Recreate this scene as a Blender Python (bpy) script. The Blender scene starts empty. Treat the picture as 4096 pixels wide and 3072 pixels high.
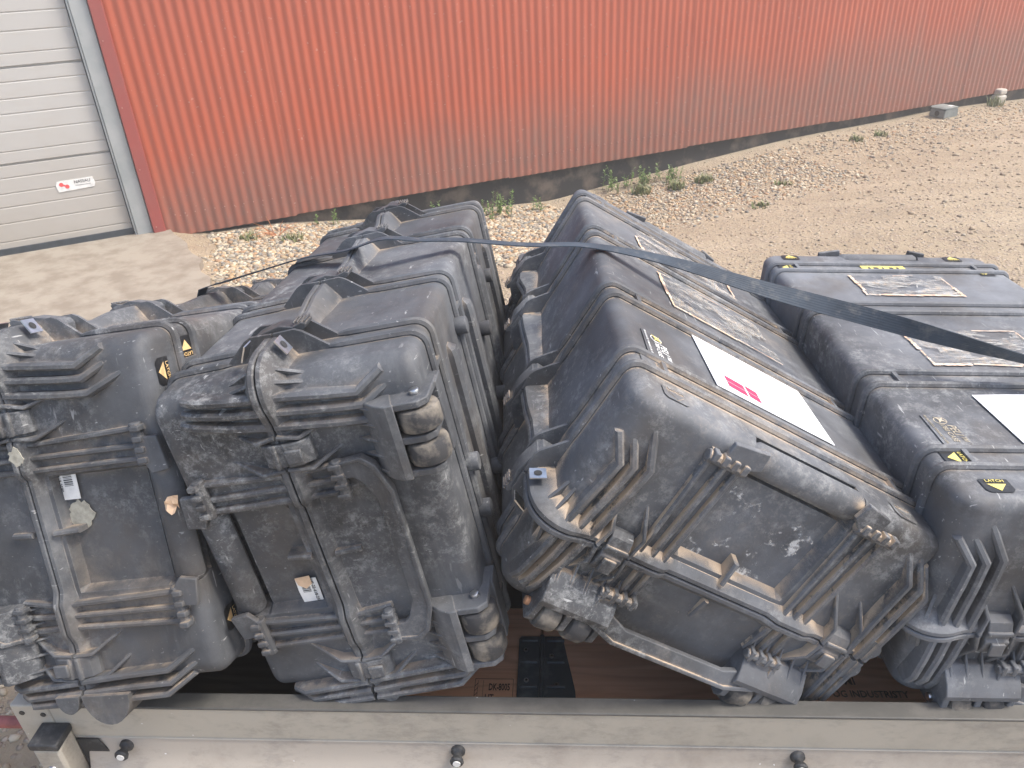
import bpy, bmesh, math, random
import numpy as np
from mathutils import Vector, Matrix
random.seed(7)
R = math.radians
scene = bpy.context.scene
COL = scene.collection

# ------------------------------------------------------------------ camera
CAMM = ((0.997742, -0.0137718, -0.06573616), (0.04986951, -0.50369241, 0.86244246), (-0.04498819, -0.86377329, -0.50186828))
cam_d = bpy.data.cameras.new('camera')
cam = bpy.data.objects.new('camera', cam_d); COL.objects.link(cam); scene.camera = cam
mw = Matrix.Identity(4)
for i in range(3):
    mw[i][0] = CAMM[i][0]; mw[i][1] = -CAMM[i][1]; mw[i][2] = -CAMM[i][2]
mw[2][3] = 1.9
cam.matrix_world = mw
cam_d.sensor_width = 36; cam_d.lens = 27.04; cam_d.clip_start = .05; cam_d.clip_end = 800
# ------------------------------------------------------------------ light
SUN_EL, SUN_AZ = R(56), R(92)      # azimuth measured from +Y towards +X
w = bpy.data.worlds.new('World'); scene.world = w; w.use_nodes = True
nt = w.node_tree; bg = nt.nodes['Background']
sky = nt.nodes.new('ShaderNodeTexSky'); sky.sky_type = 'NISHITA'; sky.sun_disc = False
sky.sun_elevation = SUN_EL; sky.sun_rotation = SUN_AZ; sky.air_density = 1.0; sky.dust_density = 3.5; sky.ozone_density = 1.0
nt.links.new(sky.outputs[0], bg.inputs[0]); bg.inputs[1].default_value = .14
sd = bpy.data.lights.new('sun', 'SUN'); sd.energy = 1.65; sd.angle = R(15); sd.color = (1, .95, .87)
so = bpy.data.objects.new('sun', sd); COL.objects.link(so)
sdir = Vector((math.cos(SUN_EL) * math.sin(SUN_AZ), math.cos(SUN_EL) * math.cos(SUN_AZ), math.sin(SUN_EL)))
so.rotation_euler = sdir.to_track_quat('Z', 'Y').to_euler()
so.location = (3, 3, 9)
scene.view_settings.view_transform = 'Standard'; scene.view_settings.look = 'None'
scene.view_settings.exposure = 1.3; scene.view_settings.gamma = 1
scene.render.engine = 'CYCLES'

# ------------------------------------------------------------------ materials
def newmat(name):
    m = bpy.data.materials.new(name); m.use_nodes = True
    return m, m.node_tree.nodes, m.node_tree.links, m.node_tree.nodes['Principled BSDF']
def noise(N, Lk, co, scale, detail=6, rough=.6, lo=None, hi=None, stretch=None):
    src = co
    if stretch is not None:
        mp = N.new('ShaderNodeMapping'); mp.inputs['Scale'].default_value = stretch; Lk.new(co, mp.inputs[0]); src = mp.outputs[0]
    n = N.new('ShaderNodeTexNoise'); n.inputs['Scale'].default_value = scale; n.inputs['Detail'].default_value = detail
    n.inputs['Roughness'].default_value = rough; Lk.new(src, n.inputs['Vector'])
    if lo is None: return n.outputs['Fac']
    mr = N.new('ShaderNodeMapRange'); mr.inputs[1].default_value = lo; mr.inputs[2].default_value = hi; mr.clamp = True
    Lk.new(n.outputs['Fac'], mr.inputs[0]); return mr.outputs[0]
def mix(N, Lk, fac, a, b):
    m = N.new('ShaderNodeMix'); m.data_type = 'RGBA'
    for s, v in ((m.inputs[0], fac), (m.inputs[6], a), (m.inputs[7], b)):
        if hasattr(v, 'is_linked') or hasattr(v, 'links'): Lk.new(v, s)
        elif isinstance(v, (int, float)): s.default_value = v
        else: s.default_value = (*v, 1)
    return m.outputs[2]
def math_(N, Lk, op, a, b=0.0):
    m = N.new('ShaderNodeMath'); m.operation = op; m.use_clamp = False
    for s, v in ((m.inputs[0], a), (m.inputs[1], b)):
        if isinstance(v, (int, float)): s.default_value = v
        else: Lk.new(v, s)
    return m.outputs[0]
def bump(N, Lk, P, h, strength=.3, dist=.002):
    b = N.new('ShaderNodeBump'); b.inputs['Strength'].default_value = strength; b.inputs['Distance'].default_value = dist
    Lk.new(h, b.inputs['Height']); Lk.new(b.outputs[0], P.inputs['Normal'])
def coords(N, Lk, off=(0, 0, 0), kind='Object'):
    tc = N.new('ShaderNodeTexCoord')
    if off == (0, 0, 0): return tc.outputs[kind]
    mp = N.new('ShaderNodeMapping'); mp.inputs['Location'].default_value = off; Lk.new(tc.outputs[kind], mp.inputs[0]); return mp.outputs[0]
def simple(name, col, rough=.6, metal=0.0, var=.12, scale=30, bs=.15, col2=None, f=(.4, .65)):
    m, N, Lk, P = newmat(name); co = coords(N, Lk)
    c2 = col2 or tuple(c * (1 - 2.5 * var) for c in col)
    Lk.new(mix(N, Lk, noise(N, Lk, co, scale, lo=f[0], hi=f[1]), col, c2), P.inputs['Base Color'])
    P.inputs['Roughness'].default_value = rough; P.inputs['Metallic'].default_value = metal
    if bs: bump(N, Lk, P, noise(N, Lk, co, scale * 6), bs, .001)
    return m

def plastic(name, seed, sand, dark=(.018, .018, .019), bloom_glare=1.0):
    """worn black polyethylene: grey bloom, smears, scuffs, tan dust lying on faces that look up"""
    m, N, Lk, P = newmat(name); co = coords(N, Lk, (seed * 1.7, seed * .9, seed * 2.3))
    grey = tuple(v * bloom_glare for v in (.112, .119, .130)); pale = (.30, .305, .30); tan = (.50, .39, .28); brown = (.085, .075, .066)  # gain on the greys paints glare and sheen into the colour
    cl = noise(N, Lk, co, 2.6, 10, .66, .30, .68)
    dark = tuple(v * bloom_glare ** .7 for v in dark)
    c = mix(N, Lk, cl, dark, grey)
    c = mix(N, Lk, math_(N, Lk, 'MULTIPLY', noise(N, Lk, co, 4.5, 6, .6, .52, .66), .6), c, brown)
    blot = math_(N, Lk, 'MULTIPLY', noise(N, Lk, co, 34, 10, .84, .49, .62), noise(N, Lk, co, 3.4, 6, .62, .44, .60))
    c = mix(N, Lk, math_(N, Lk, 'MULTIPLY', blot, .70), c, pale)
    sm = noise(N, Lk, co, 8, 8, .72, .54, .72, stretch=(1, .20, 1.3))
    c = mix(N, Lk, math_(N, Lk, 'MULTIPLY', sm, .24), c, pale)
    sm2 = noise(N, Lk, co, 7, 8, .72, .56, .74, stretch=(.22, 1.1, .9))
    c = mix(N, Lk, math_(N, Lk, 'MULTIPLY', sm2, .20), c, (.25, .255, .26))
    for sc_, ro, th in (((9, 90, 34), (.5, .3, .7), .685), ((70, 8, 40), (.2, .6, 1.9), .70)):
        mp = N.new('ShaderNodeMapping'); mp.inputs['Scale'].default_value = sc_; mp.inputs['Rotation'].default_value = ro; Lk.new(co, mp.inputs[0])
        n2 = N.new('ShaderNodeTexNoise'); n2.inputs['Scale'].default_value = 2.0; n2.inputs['Detail'].default_value = 3; Lk.new(mp.outputs[0], n2.inputs['Vector'])
        mr = N.new('ShaderNodeMapRange'); mr.inputs[1].default_value = th; mr.inputs[2].default_value = th + .04; Lk.new(n2.outputs['Fac'], mr.inputs[0])
        c = mix(N, Lk, math_(N, Lk, 'MULTIPLY', math_(N, Lk, 'MULTIPLY', mr.outputs[0], noise(N, Lk, co, 4.1, 3, .5, .44, .58)), .7), c, (.42, .42, .41))
    c = mix(N, Lk, math_(N, Lk, 'MULTIPLY', noise(N, Lk, co, 150, 4, .6, .67, .71), .28), c, (.34, .31, .27))
    ge = N.new('ShaderNodeNewGeometry')
    # rubbed edges: bevel-normal against true normal
    bv = N.new('ShaderNodeBevel'); bv.samples = 4; bv.inputs['Radius'].default_value = .004
    dt = N.new('ShaderNodeVectorMath'); dt.operation = 'DOT_PRODUCT'; Lk.new(bv.outputs[0], dt.inputs[0]); Lk.new(ge.outputs['Normal'], dt.inputs[1])
    eg = N.new('ShaderNodeMapRange'); eg.inputs[1].default_value = .97; eg.inputs[2].default_value = .78; Lk.new(dt.outputs['Value'], eg.inputs[0])
    c = mix(N, Lk, math_(N, Lk, 'MULTIPLY', math_(N, Lk, 'MULTIPLY', eg.outputs[0], noise(N, Lk, co, 30, 6, .7, .40, .62)), .34), c, (.25, .26, .27))
    # settled dust
    sx = N.new('ShaderNodeSeparateXYZ'); Lk.new(ge.outputs['Normal'], sx.inputs[0])
    up = N.new('ShaderNodeMapRange'); up.inputs[1].default_value = .05; up.inputs[2].default_value = .60; Lk.new(sx.outputs[2], up.inputs[0])
    ao = N.new('ShaderNodeAmbientOcclusion'); ao.samples = 6; ao.only_local = True; ao.inputs['Distance'].default_value = .035
    inv = N.new('ShaderNodeMapRange'); inv.inputs[1].default_value = .82; inv.inputs[2].default_value = .50; Lk.new(ao.outputs['AO'], inv.inputs[0])
    dn = noise(N, Lk, co, 15, 9, .74, .42, .56)
    d = math_(N, Lk, 'MULTIPLY', math_(N, Lk, 'MULTIPLY', up.outputs[0], inv.outputs[0]), dn)
    d = math_(N, Lk, 'MULTIPLY', d, sand)
    d2 = math_(N, Lk, 'MULTIPLY', noise(N, Lk, co, 4.6, 9, .74, .56, .74), min(.40, .24 * sand))
    c = mix(N, Lk, d2, c, (.40, .34, .27))
    d = math_(N, Lk, 'MULTIPLY', d, noise(N, Lk, co, 2.7, 4, .55, .36, .56)) if sand < 1 else d
    cl2 = N.new('ShaderNodeClamp'); Lk.new(d, cl2.inputs[0])
    c = mix(N, Lk, cl2.outputs[0], c, tan)
    Lk.new(c, P.inputs['Base Color']); P.inputs['Specular IOR Level'].default_value = .42
    r = N.new('ShaderNodeMapRange'); r.inputs[3].default_value = .52; r.inputs[4].default_value = .78; Lk.new(cl, r.inputs[0]); Lk.new(r.outputs[0], P.inputs['Roughness'])
    hb = math_(N, Lk, 'ADD', math_(N, Lk, 'MULTIPLY', noise(N, Lk, co, 240, 4, .6), .35), math_(N, Lk, 'MULTIPLY', noise(N, Lk, co, 55, 7, .7), .8))
    bump(N, Lk, P, hb, .45, .0012)
    return m
M = {}
for k, (sd_, sa) in {1: (1, .90), 2: (5, .60), 3: (9, 2.4), 4: (14, .40)}.items(): M['plastic%d' % k] = plastic('worn_plastic_%d' % k, sd_, sa, bloom_glare={1: 1.12, 2: 1.18, 3: 1.40, 4: 1.70}[k])  # right-hand cases get paler plastic, the glare there painted in
M['wheel'] = simple('wheel_rubber', (.035, .035, .037), .8, 0, .1, 30, .7, (.21, .185, .15), (.42, .66))
M['steel'] = simple('bright_steel', (.62, .62, .62), .32, 1, .08, 60, .05)
M['rust'] = simple('rusty_bolt', (.42, .22, .12), .7, .3, .15, 60, .3)
M['darkplate'] = simple('decal_black', (.012, .012, .013), .45, 0, .1, 60, .1, (.07, .07, .07), (.55, .8))
M['yellow'] = simple('decal_yellow', (.70, .48, .22), .6, 0, .06, 60, 0, (.34, .25, .13), (.52, .75))
M['yellow2'] = simple('decal_lemon', (.72, .60, .16), .6, 0, .06, 60, 0, (.40, .34, .14), (.52, .75))
M['grey_ink'] = simple('grey_ink', (.42, .42, .41), .5, 0, .1, 60, 0)
M['cream_ink'] = simple('cream_ink', (.46, .40, .30), .5, 0, .1, 60, 0)
M['paper'] = simple('white_paper', (.88, .88, .88), .28, 0, .03, 9, .6, (.74, .74, .73), (.52, .72))
M['sticker'] = simple('sticker_paper', (.80, .79, .75), .5, 0, .08, 25, .05)
M['ink'] = simple('black_ink', (.03, .03, .03), .6, 0, .1, 60, 0)
M['red'] = simple('red_ink', (.62, .03, .10), .5, 0, .05, 60, 0)
M['tape'] = simple('aged_tape', (.66, .42, .27), .42, 0, .12, 40, .25, (.72, .62, .50), (.40, .62))
M['residue'] = simple('glue_residue', (.40, .38, .31), .8, 0, .15, 60, .5)
M['fibre'] = simple('torn_fibre', (.62, .60, .54), .6, 0, .1, 60, .1)
M['scrap'] = simple('tan_paper', (.72, .50, .32), .7, 0, .08, 60, .2)
def sleeve():
    m, N, Lk, P = newmat('torn_plastic_sleeve'); co = coords(N, Lk)
    n = noise(N, Lk, co, 26, 9, .78, .45, .60, stretch=(1, .30, 1))
    n2 = noise(N, Lk, co, 70, 6, .7, .45, .6, stretch=(.5, 1.6, 1))
    Lk.new(mix(N, Lk, n2, (.55, .55, .52), (.66, .55, .42)), P.inputs['Base Color'])
    P.inputs['Roughness'].default_value = .22
    a = N.new('ShaderNodeMapRange'); a.inputs[3].default_value = .03; a.inputs[4].default_value = .55; Lk.new(n, a.inputs[0]); Lk.new(a.outputs[0], P.inputs['Alpha'])
    bump(N, Lk, P, noise(N, Lk, co, 38, 7, .7, stretch=(1, .35, 1)), .9, .006)
    return m
M['sleeve'] = sleeve()
def clear():
    m, N, Lk, P = newmat('clear_film'); co = coords(N, Lk)
    P.inputs['Base Color'].default_value = (.8, .8, .78, 1); P.inputs['Roughness'].default_value = .18
    mp = noise(N, Lk, co, 24, 8, .75, .56, .62)
    Lk.new(math_(N, Lk, 'MULTIPLY', mp, .60), P.inputs['Alpha'])
    bump(N, Lk, P, noise(N, Lk, co, 22, 7, .75), .9, .006)
    return m
M['film'] = clear()
def webbing():
    m, N, Lk, P = newmat('webbing'); co = coords(N, Lk, kind='UV'); oc = coords(N, Lk)
    sp = N.new('ShaderNodeSeparateXYZ'); Lk.new(co, sp.inputs[0])
    def sine(v, f):
        q = N.new('ShaderNodeMath'); q.operation = 'SINE'; Lk.new(math_(N, Lk, 'MULTIPLY', v, f), q.inputs[0]); return q.outputs[0]
    rows = sine(sp.outputs[1], 44); cols = sine(sp.outputs[0], 60)
    c = mix(N, Lk, noise(N, Lk, oc, 9, 8, .7, .35, .7), (.018, .027, .040), (.045, .062, .082))
    sc_ = N.new('ShaderNodeMapRange'); sc_.inputs[1].default_value = -1; sc_.inputs[2].default_value = 1; Lk.new(rows, sc_.inputs[0])
    c = mix(N, Lk, math_(N, Lk, 'MULTIPLY', sc_.outputs[0], .07), c, (.085, .105, .125))
    c = mix(N, Lk, math_(N, Lk, 'MULTIPLY', noise(N, Lk, oc, 30, 8, .75, .52, .70), .45), c, (.20, .19, .17))
    Lk.new(c, P.inputs['Base Color']); P.inputs['Roughness'].default_value = .7
    bump(N, Lk, P, math_(N, Lk, 'ADD', rows, math_(N, Lk, 'MULTIPLY', cols, .6)), .3, .0005); return m
M['webbing'] = webbing()
def wood(name, a, b):
    m, N, Lk, P = newmat(name); co = coords(N, Lk)
    g = noise(N, Lk, co, 8, 7, .62, .30, .70, stretch=(.5, 9, 9))
    d = N.new('ShaderNodeTexNoise'); mp = N.new('ShaderNodeMapping'); mp.inputs['Scale'].default_value = (.35, 2.4, 2); Lk.new(co, mp.inputs[0]); Lk.new(mp.outputs[0], d.inputs[0]); d.inputs['Scale'].default_value = 2.2; d.inputs['Detail'].default_value = 2
    ring = N.new('ShaderNodeMath'); ring.operation = 'SINE'; Lk.new(math_(N, Lk, 'MULTIPLY', d.outputs['Fac'], 130), ring.inputs[0])
    rr = N.new('ShaderNodeMapRange'); rr.inputs[1].default_value = .2; rr.inputs[2].default_value = 1.0; Lk.new(ring.outputs[0], rr.inputs[0])
    c = mix(N, Lk, g, a, b); c = mix(N, Lk, math_(N, Lk, 'MULTIPLY', rr.outputs[0], .30), c, tuple(v * .6 for v in b))
    v = N.new('ShaderNodeTexVoronoi'); v.inputs['Scale'].default_value = 1.0; mp2 = N.new('ShaderNodeMapping'); mp2.inputs['Scale'].default_value = (6, 9, 3); Lk.new(co, mp2.inputs[0]); Lk.new(mp2.outputs[0], v.inputs[0])
    kn = N.new('ShaderNodeMapRange'); kn.inputs[1].default_value = .10; kn.inputs[2].default_value = .05; Lk.new(v.outputs['Distance'], kn.inputs[0])
    c = mix(N, Lk, math_(N, Lk, 'MULTIPLY', kn.outputs[0], .8), c, (.06, .03, .02))
    Lk.new(c, P.inputs['Base Color']); P.inputs['Roughness'].default_value = .65; bump(N, Lk, P, g, .25, .001); return m
M['wood'] = wood('collar_wood', (.70, .40, .25), (.56, .295, .17))
M['ply'] = wood('bed_plywood', (.10, .075, .06), (.05, .04, .033))
M['hinge'] = simple('painted_hinge', (.060, .085, .105), .38, .5, .12, 20, .1, (.16, .19, .21), (.5, .75))
M['burn'] = simple('burned_mark', (.05, .028, .02), .8, 0, .2, 40, 0, (.12, .06, .04), (.45, .7))
def trailer_paint(name, base, worn, f=(.48, .7)):
    m, N, Lk, P = newmat(name); co = coords(N, Lk)
    c = mix(N, Lk, noise(N, Lk, co, 5, 8, .7, f[0], f[1]), base, worn)
    c = mix(N, Lk, math_(N, Lk, 'MULTIPLY', noise(N, Lk, co, 16, 9, .78, .50, .72, stretch=(.5, 1, 1)), .6), c, (.14, .13, .12))
    sp = noise(N, Lk, co, 90, 2, .5, .765, .775)
    c = mix(N, Lk, sp, c, (.7, .7, .7))
    Lk.new(c, P.inputs['Base Color']); P.inputs['Roughness'].default_value = .55
    bump(N, Lk, P, noise(N, Lk, co, 70, 8, .7), .2, .0015); return m
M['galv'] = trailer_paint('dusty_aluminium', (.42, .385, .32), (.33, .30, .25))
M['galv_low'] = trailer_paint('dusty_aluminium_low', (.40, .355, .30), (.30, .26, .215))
M['rail'] = trailer_paint('scuffed_rail', (.075, .073, .066), (.13, .122, .108), (.42, .66))
M['blackrub'] = simple('black_rubber', (.025, .026, .028), .6, 0, .1, 50, .2, (.10, .10, .10), (.5, .8))
M['redpipe'] = simple('red_pipe', (.30, .09, .08), .6, 0, .15, 30, .2)
# building
def wallred():
    m, N, Lk, P = newmat('red_corrugated_steel'); co = coords(N, Lk)
    base = mix(N, Lk, noise(N, Lk, co, 1.3, 5, .6, .35, .68), (.40, .084, .040), (.36, .076, .038))
    st = noise(N, Lk, co, 7, 6, .65, .35, .7, stretch=(3.2, 3.2, .25))
    base = mix(N, Lk, math_(N, Lk, 'MULTIPLY', st, .25), base, (.36, .13, .09))
    sx = N.new('ShaderNodeSeparateXYZ'); Lk.new(co, sx.inputs[0])
    # grime splashed up from the ground, higher towards the right
    hg = math_(N, Lk, 'ADD', math_(N, Lk, 'MULTIPLY', noise(N, Lk, co, 1.6, 6, .65, stretch=(1, 1, .25)), .75), math_(N, Lk, 'MULTIPLY', sx.outputs[0], .045))
    dz = math_(N, Lk, 'SUBTRACT', hg, sx.outputs[2])
    mr = N.new('ShaderNodeMapRange'); mr.interpolation_type = 'SMOOTHSTEP'; mr.inputs[1].default_value = -.30; mr.inputs[2].default_value = .42; Lk.new(dz, mr.inputs[0])
    pat = noise(N, Lk, co, 22, 7, .7, .25, .65, stretch=(1, 1, .3))
    fac = math_(N, Lk, 'MULTIPLY', mr.outputs[0], math_(N, Lk, 'ADD', math_(N, Lk, 'MULTIPLY', pat, .45), .38))
    c = mix(N, Lk, fac, base, (.20, .118, .095))
    sp = noise(N, Lk, co, 34, 2, .5, .72, .74)
    c = mix(N, Lk, math_(N, Lk, 'MULTIPLY', sp, .25), c, (.6, .5, .45))
    Lk.new(c, P.inputs['Base Color']); P.inputs['Roughness'].default_value = .42
    bump(N, Lk, P, noise(N, Lk, co, 3, 5, .6), .25, .01); return m
M['wallred'] = wallred()
M['trimred'] = simple('red_trim_steel', (.30, .065, .055), .42, 0, .08, 2.2, .25, (.26, .075, .065))
M['screw'] = simple('screw_head', (.44, .24, .20), .4, .2, .05, 20, 0)
M['jamb'] = simple('galvanised_jamb', (.33, .355, .355), .5, .3, .1, 3, .1, (.44, .45, .44))
M['darkseal'] = simple('dark_seal', (.045, .055, .065), .6, 0, .1, 20, .1)
M['bitumen'] = simple('bitumen_plinth', (.018, .018, .020), .85, 0, .2, 4, .8, (.12, .095, .075), (.50, .66))
M['signred'] = simple('sign_red', (.75, .10, .10), .5, 0, .05, 20, 0)
def doormat():
    m, N, Lk, P = newmat('offwhite_door_steel'); co = coords(N, Lk)
    sx = N.new('ShaderNodeSeparateXYZ'); Lk.new(co, sx.inputs[0])
    dz = math_(N, Lk, 'SUBTRACT', math_(N, Lk, 'MULTIPLY', noise(N, Lk, co, 2.2, 6, .65), .9), sx.outputs[2])
    mr = N.new('ShaderNodeMapRange'); mr.inputs[1].default_value = -.5; mr.inputs[2].default_value = .45; Lk.new(dz, mr.inputs[0])
    c = mix(N, Lk, math_(N, Lk, 'MULTIPLY', mr.outputs[0], .7), (.47, .455, .425), (.36, .32, .265))
    c = mix(N, Lk, math_(N, Lk, 'MULTIPLY', noise(N, Lk, co, 12, 6, .7, .5, .75, stretch=(.4, .4, 2)), .3), c, (.42, .37, .31))
    Lk.new(c, P.inputs['Base Color']); P.inputs['Roughness'].default_value = .5; return m
M['door'] = doormat()
def groundmat():
    m, N, Lk, P = newmat('sandy_yard'); co = coords(N, Lk)
    c = mix(N, Lk, noise(N, Lk, co, .7, 6, .6, .35, .65), (.375, .305, .212), (.32, .255, .172))
    c = mix(N, Lk, math_(N, Lk, 'MULTIPLY', noise(N, Lk, co, 9, 8, .75, .48, .68), .6), c, (.25, .19, .145))
    rm = N.new('ShaderNodeMapping'); rm.inputs['Rotation'].default_value = (0, 0, -.49); rm.inputs['Scale'].default_value = (.18, 1.5, 1); Lk.new(co, rm.inputs[0])
    rn_ = N.new('ShaderNodeTexNoise'); rn_.inputs['Scale'].default_value = 1.1; rn_.inputs['Detail'].default_value = 5; Lk.new(rm.outputs[0], rn_.inputs[0])
    rt = N.new('ShaderNodeMapRange'); rt.inputs[1].default_value = .46; rt.inputs[2].default_value = .62; Lk.new(rn_.outputs['Fac'], rt.inputs[0])
    c = mix(N, Lk, math_(N, Lk, 'MULTIPLY', rt.outputs[0], .42), c, (.46, .38, .275))
    c = mix(N, Lk, math_(N, Lk, 'MULTIPLY', noise(N, Lk, co, 2.4, 8, .7, .56, .68), .55), c, (.23, .185, .135))
    v = N.new('ShaderNodeTexVoronoi'); v.inputs['Scale'].default_value = 42; Lk.new(co, v.inputs[0])
    hs = N.new('ShaderNodeSeparateColor'); Lk.new(v.outputs['Color'], hs.inputs[0])
    c2 = mix(N, Lk, hs.outputs[0], (.62, .52, .43), (.24, .19, .16))
    st = N.new('ShaderNodeMapRange'); st.inputs[1].default_value = .5; st.inputs[2].default_value = .3; Lk.new(v.outputs['Distance'], st.inputs[0])
    sel = N.new('ShaderNodeMapRange'); sel.inputs[1].default_value = .45; sel.inputs[2].default_value = .55; Lk.new(hs.outputs[1], sel.inputs[0])
    f = math_(N, Lk, 'MULTIPLY', math_(N, Lk, 'MULTIPLY', st.outputs[0], sel.outputs[0]), .55)
    c = mix(N, Lk, f, c, c2)
    Lk.new(c, P.inputs['Base Color']); P.inputs['Roughness'].default_value = .95
    h = math_(N, Lk, 'ADD', math_(N, Lk, 'MULTIPLY', f, 1.2), noise(N, Lk, co, 28, 9, .75))
    bump(N, Lk, P, h, .9, .02); return m
M['ground'] = groundmat()
M['slab'] = simple('concrete_apron', (.30, .265, .215), .9, 0, .10, 5.5, .8, (.22, .185, .145), (.42, .62))
def stones():
    m, N, Lk, P = newmat('pebbles'); at = N.new('ShaderNodeAttribute'); at.attribute_name = 'tint'
    co = coords(N, Lk); c = mix(N, Lk, math_(N, Lk, 'MULTIPLY', noise(N, Lk, co, 60, 4, .6, .4, .7), .35), at.outputs['Color'], (.45, .38, .32))
    Lk.new(c, P.inputs['Base Color']); P.inputs['Roughness'].default_value = .8; return m
M['stones'] = stones()
def leafm(name, a, b):
    m, N, Lk, P = newmat(name); co = coords(N, Lk)
    Lk.new(mix(N, Lk, noise(N, Lk, co, 18, 3, .5, .35, .65), a, b), P.inputs['Base Color']); P.inputs['Roughness'].default_value = .55
    P.inputs['Subsurface Weight'].default_value = 0; return m
M['leaf'] = leafm('weed_leaf', (.085, .16, .035), (.14, .21, .06))
M['grass'] = leafm('grass_blade', (.12, .17, .05), (.27, .26, .13))
M['deadtwig'] = leafm('dead_stem', (.42, .17, .07), (.34, .15, .08))
M['greybox'] = simple('grey_box_plastic', (.22, .24, .23), .6, 0, .1, 10, .1)
M['stone'] = simple('pale_stone', (.50, .46, .40), .9, 0, .15, 8, .6)

# ------------------------------------------------------------------ mesh helper
class MB:
    def __init__(s): s.v = []; s.f = []; s.m = []
    def add(s, vs, fs, mi=0):
        o = len(s.v); s.v += [tuple(v) for v in vs]; s.f += [tuple(i + o for i in f) for f in fs]; s.m += [mi] * len(fs)
    def box(s, c, d, mat3=None, mi=0):
        h = [x / 2 for x in d]; vs = []
        for x in (-1, 1):
            for y in (-1, 1):
                for z in (-1, 1):
                    p = Vector((x * h[0], y * h[1], z * h[2]))
                    if mat3 is not None: p = mat3 @ p
                    vs.append(p + Vector(c))
        s.add(vs, [(0, 1, 3, 2), (4, 6, 7, 5), (0, 4, 5, 1), (2, 3, 7, 6), (0, 2, 6, 4), (1, 5, 7, 3)], mi)
    def b2(s, lo, hi, mi=0):
        s.box([(a + b) / 2 for a, b in zip(lo, hi)], [abs(b - a) for a, b in zip(lo, hi)], None, mi)
    def loft(s, rings, cap=True, mi=0, closed=True):
        n = len(rings[0]); vs = [p for r in rings for p in r]; fs = []
        for i in range(len(rings) - 1):
            for j in range(n if closed else n - 1):
                k = (j + 1) % n; fs.append((i * n + j, i * n + k, (i + 1) * n + k, (i + 1) * n + j))
        if cap: fs.append(tuple(range(n))); fs.append(tuple(range((len(rings) - 1) * n, len(rings) * n)))
        s.add(vs, fs, mi)
    def tube(s, pts, r, n=8, mi=0, cap=True):
        pts = [Vector(p) for p in pts]; rings = []
        t0 = (pts[1] - pts[0]).normalized(); up = Vector((0, 0, 1)) if abs(t0.z) < .9 else Vector((1, 0, 0))
        a = t0.cross(up).normalized()
        for i, p in enumerate(pts):
            t = (pts[min(i + 1, len(pts) - 1)] - pts[max(i - 1, 0)]).normalized()
            a = (a - t * a.dot(t)).normalized(); b = t.cross(a)
            rr = r[i] if isinstance(r, (list, tuple)) else r
            rings.append([p + (a * math.cos(2 * math.pi * k / n) + b * math.sin(2 * math.pi * k / n)) * rr for k in range(n)])
        s.loft(rings, cap, mi)
    def cyl(s, c, ax, r, l, n=20, mi=0, rounding=0):
        c = Vector(c); ax = Vector(ax).normalized()
        if rounding: 
            q = rounding; s.tube([c - ax * l / 2, c - ax * (l / 2 - q * .3), c - ax * (l / 2 - q), c + ax * (l / 2 - q), c + ax * (l / 2 - q * .3), c + ax * l / 2], [r - q, r - q * .3, r, r, r - q * .3, r - q], n, mi)
        else: s.tube([c - ax * l / 2, c + ax * l / 2], r, n, mi)
    def prism(s, poly, fn, a, b, mi=0):
        """poly: 2d points; fn(u, v, w) -> 3d; extruded from w=a to w=b"""
        s.loft([[fn(u, v, a) for u, v in poly], [fn(u, v, b) for u, v in poly]], True, mi)
    def mesh(s, name, mats, angle=32, smooth=True):
        me = bpy.data.meshes.new(name); me.from_pydata(s.v, [], s.f)
        for m in mats: me.materials.append(m)
        me.polygons.foreach_set('material_index', s.m)
        bm = bmesh.new(); bm.from_mesh(me); bmesh.ops.recalc_face_normals(bm, faces=bm.faces); bm.to_mesh(me); bm.free()
        if smooth:
            me.polygons.foreach_set('use_smooth', [True] * len(me.polygons)); me.set_sharp_from_angle(angle=R(angle))
        me.update(); return me
    def build(s, name, mats, parent=None, bevel=0, seg=2, **kw):
        if not isinstance(mats, (list, tuple)): mats = [mats]
        o = bpy.data.objects.new(name, s.mesh(name, mats, **kw)); COL.objects.link(o)
        if parent is not None: o.parent = parent
        if bevel:
            b = o.modifiers.new('bevel', 'BEVEL'); b.width = bevel; b.segments = seg; b.limit_method = 'ANGLE'; b.angle_limit = R(40); b.harden_normals = False
        return o
def tag(o, label=None, cat=None, group=None, kind=None):
    if label: o['label'] = label
    if cat: o['category'] = cat
    if group: o['group'] = group
    if kind: o['kind'] = kind
    return o
def empty(name, label, cat, loc=(0, 0, 0), group=None):
    o = bpy.data.objects.new(name, None); COL.objects.link(o); o.location = loc; o.empty_display_size = .1
    return tag(o, label, cat, group)
def add_text(mb, txt, size, origin, e, u, mi=0, lift=.0006, align='CENTER', shear=0, sx=1.0, bold=0):
    """flat letters as faces; e reading direction, u letter-up direction"""
    c = bpy.data.curves.new('t', 'FONT'); c.body = txt; c.size = size; c.align_x = align; c.align_y = 'CENTER'; c.resolution_u = 2; c.shear = shear
    c.extrude = .0003; c.offset = bold
    o = bpy.data.objects.new('t', c); COL.objects.link(o)
    dg = bpy.context.evaluated_depsgraph_get(); me = bpy.data.meshes.new_from_object(o.evaluated_get(dg))
    e = Vector(e).normalized(); u = Vector(u).normalized(); n = e.cross(u); og = Vector(origin)
    mb.add([og + e * (v.co.x * sx) + u * v.co.y + n * (v.co.z + lift) for v in me.vertices], [tuple(p.vertices) for p in me.polygons], mi)
    bpy.data.objects.remove(o); bpy.data.curves.remove(c); bpy.data.meshes.remove(me)

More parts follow.
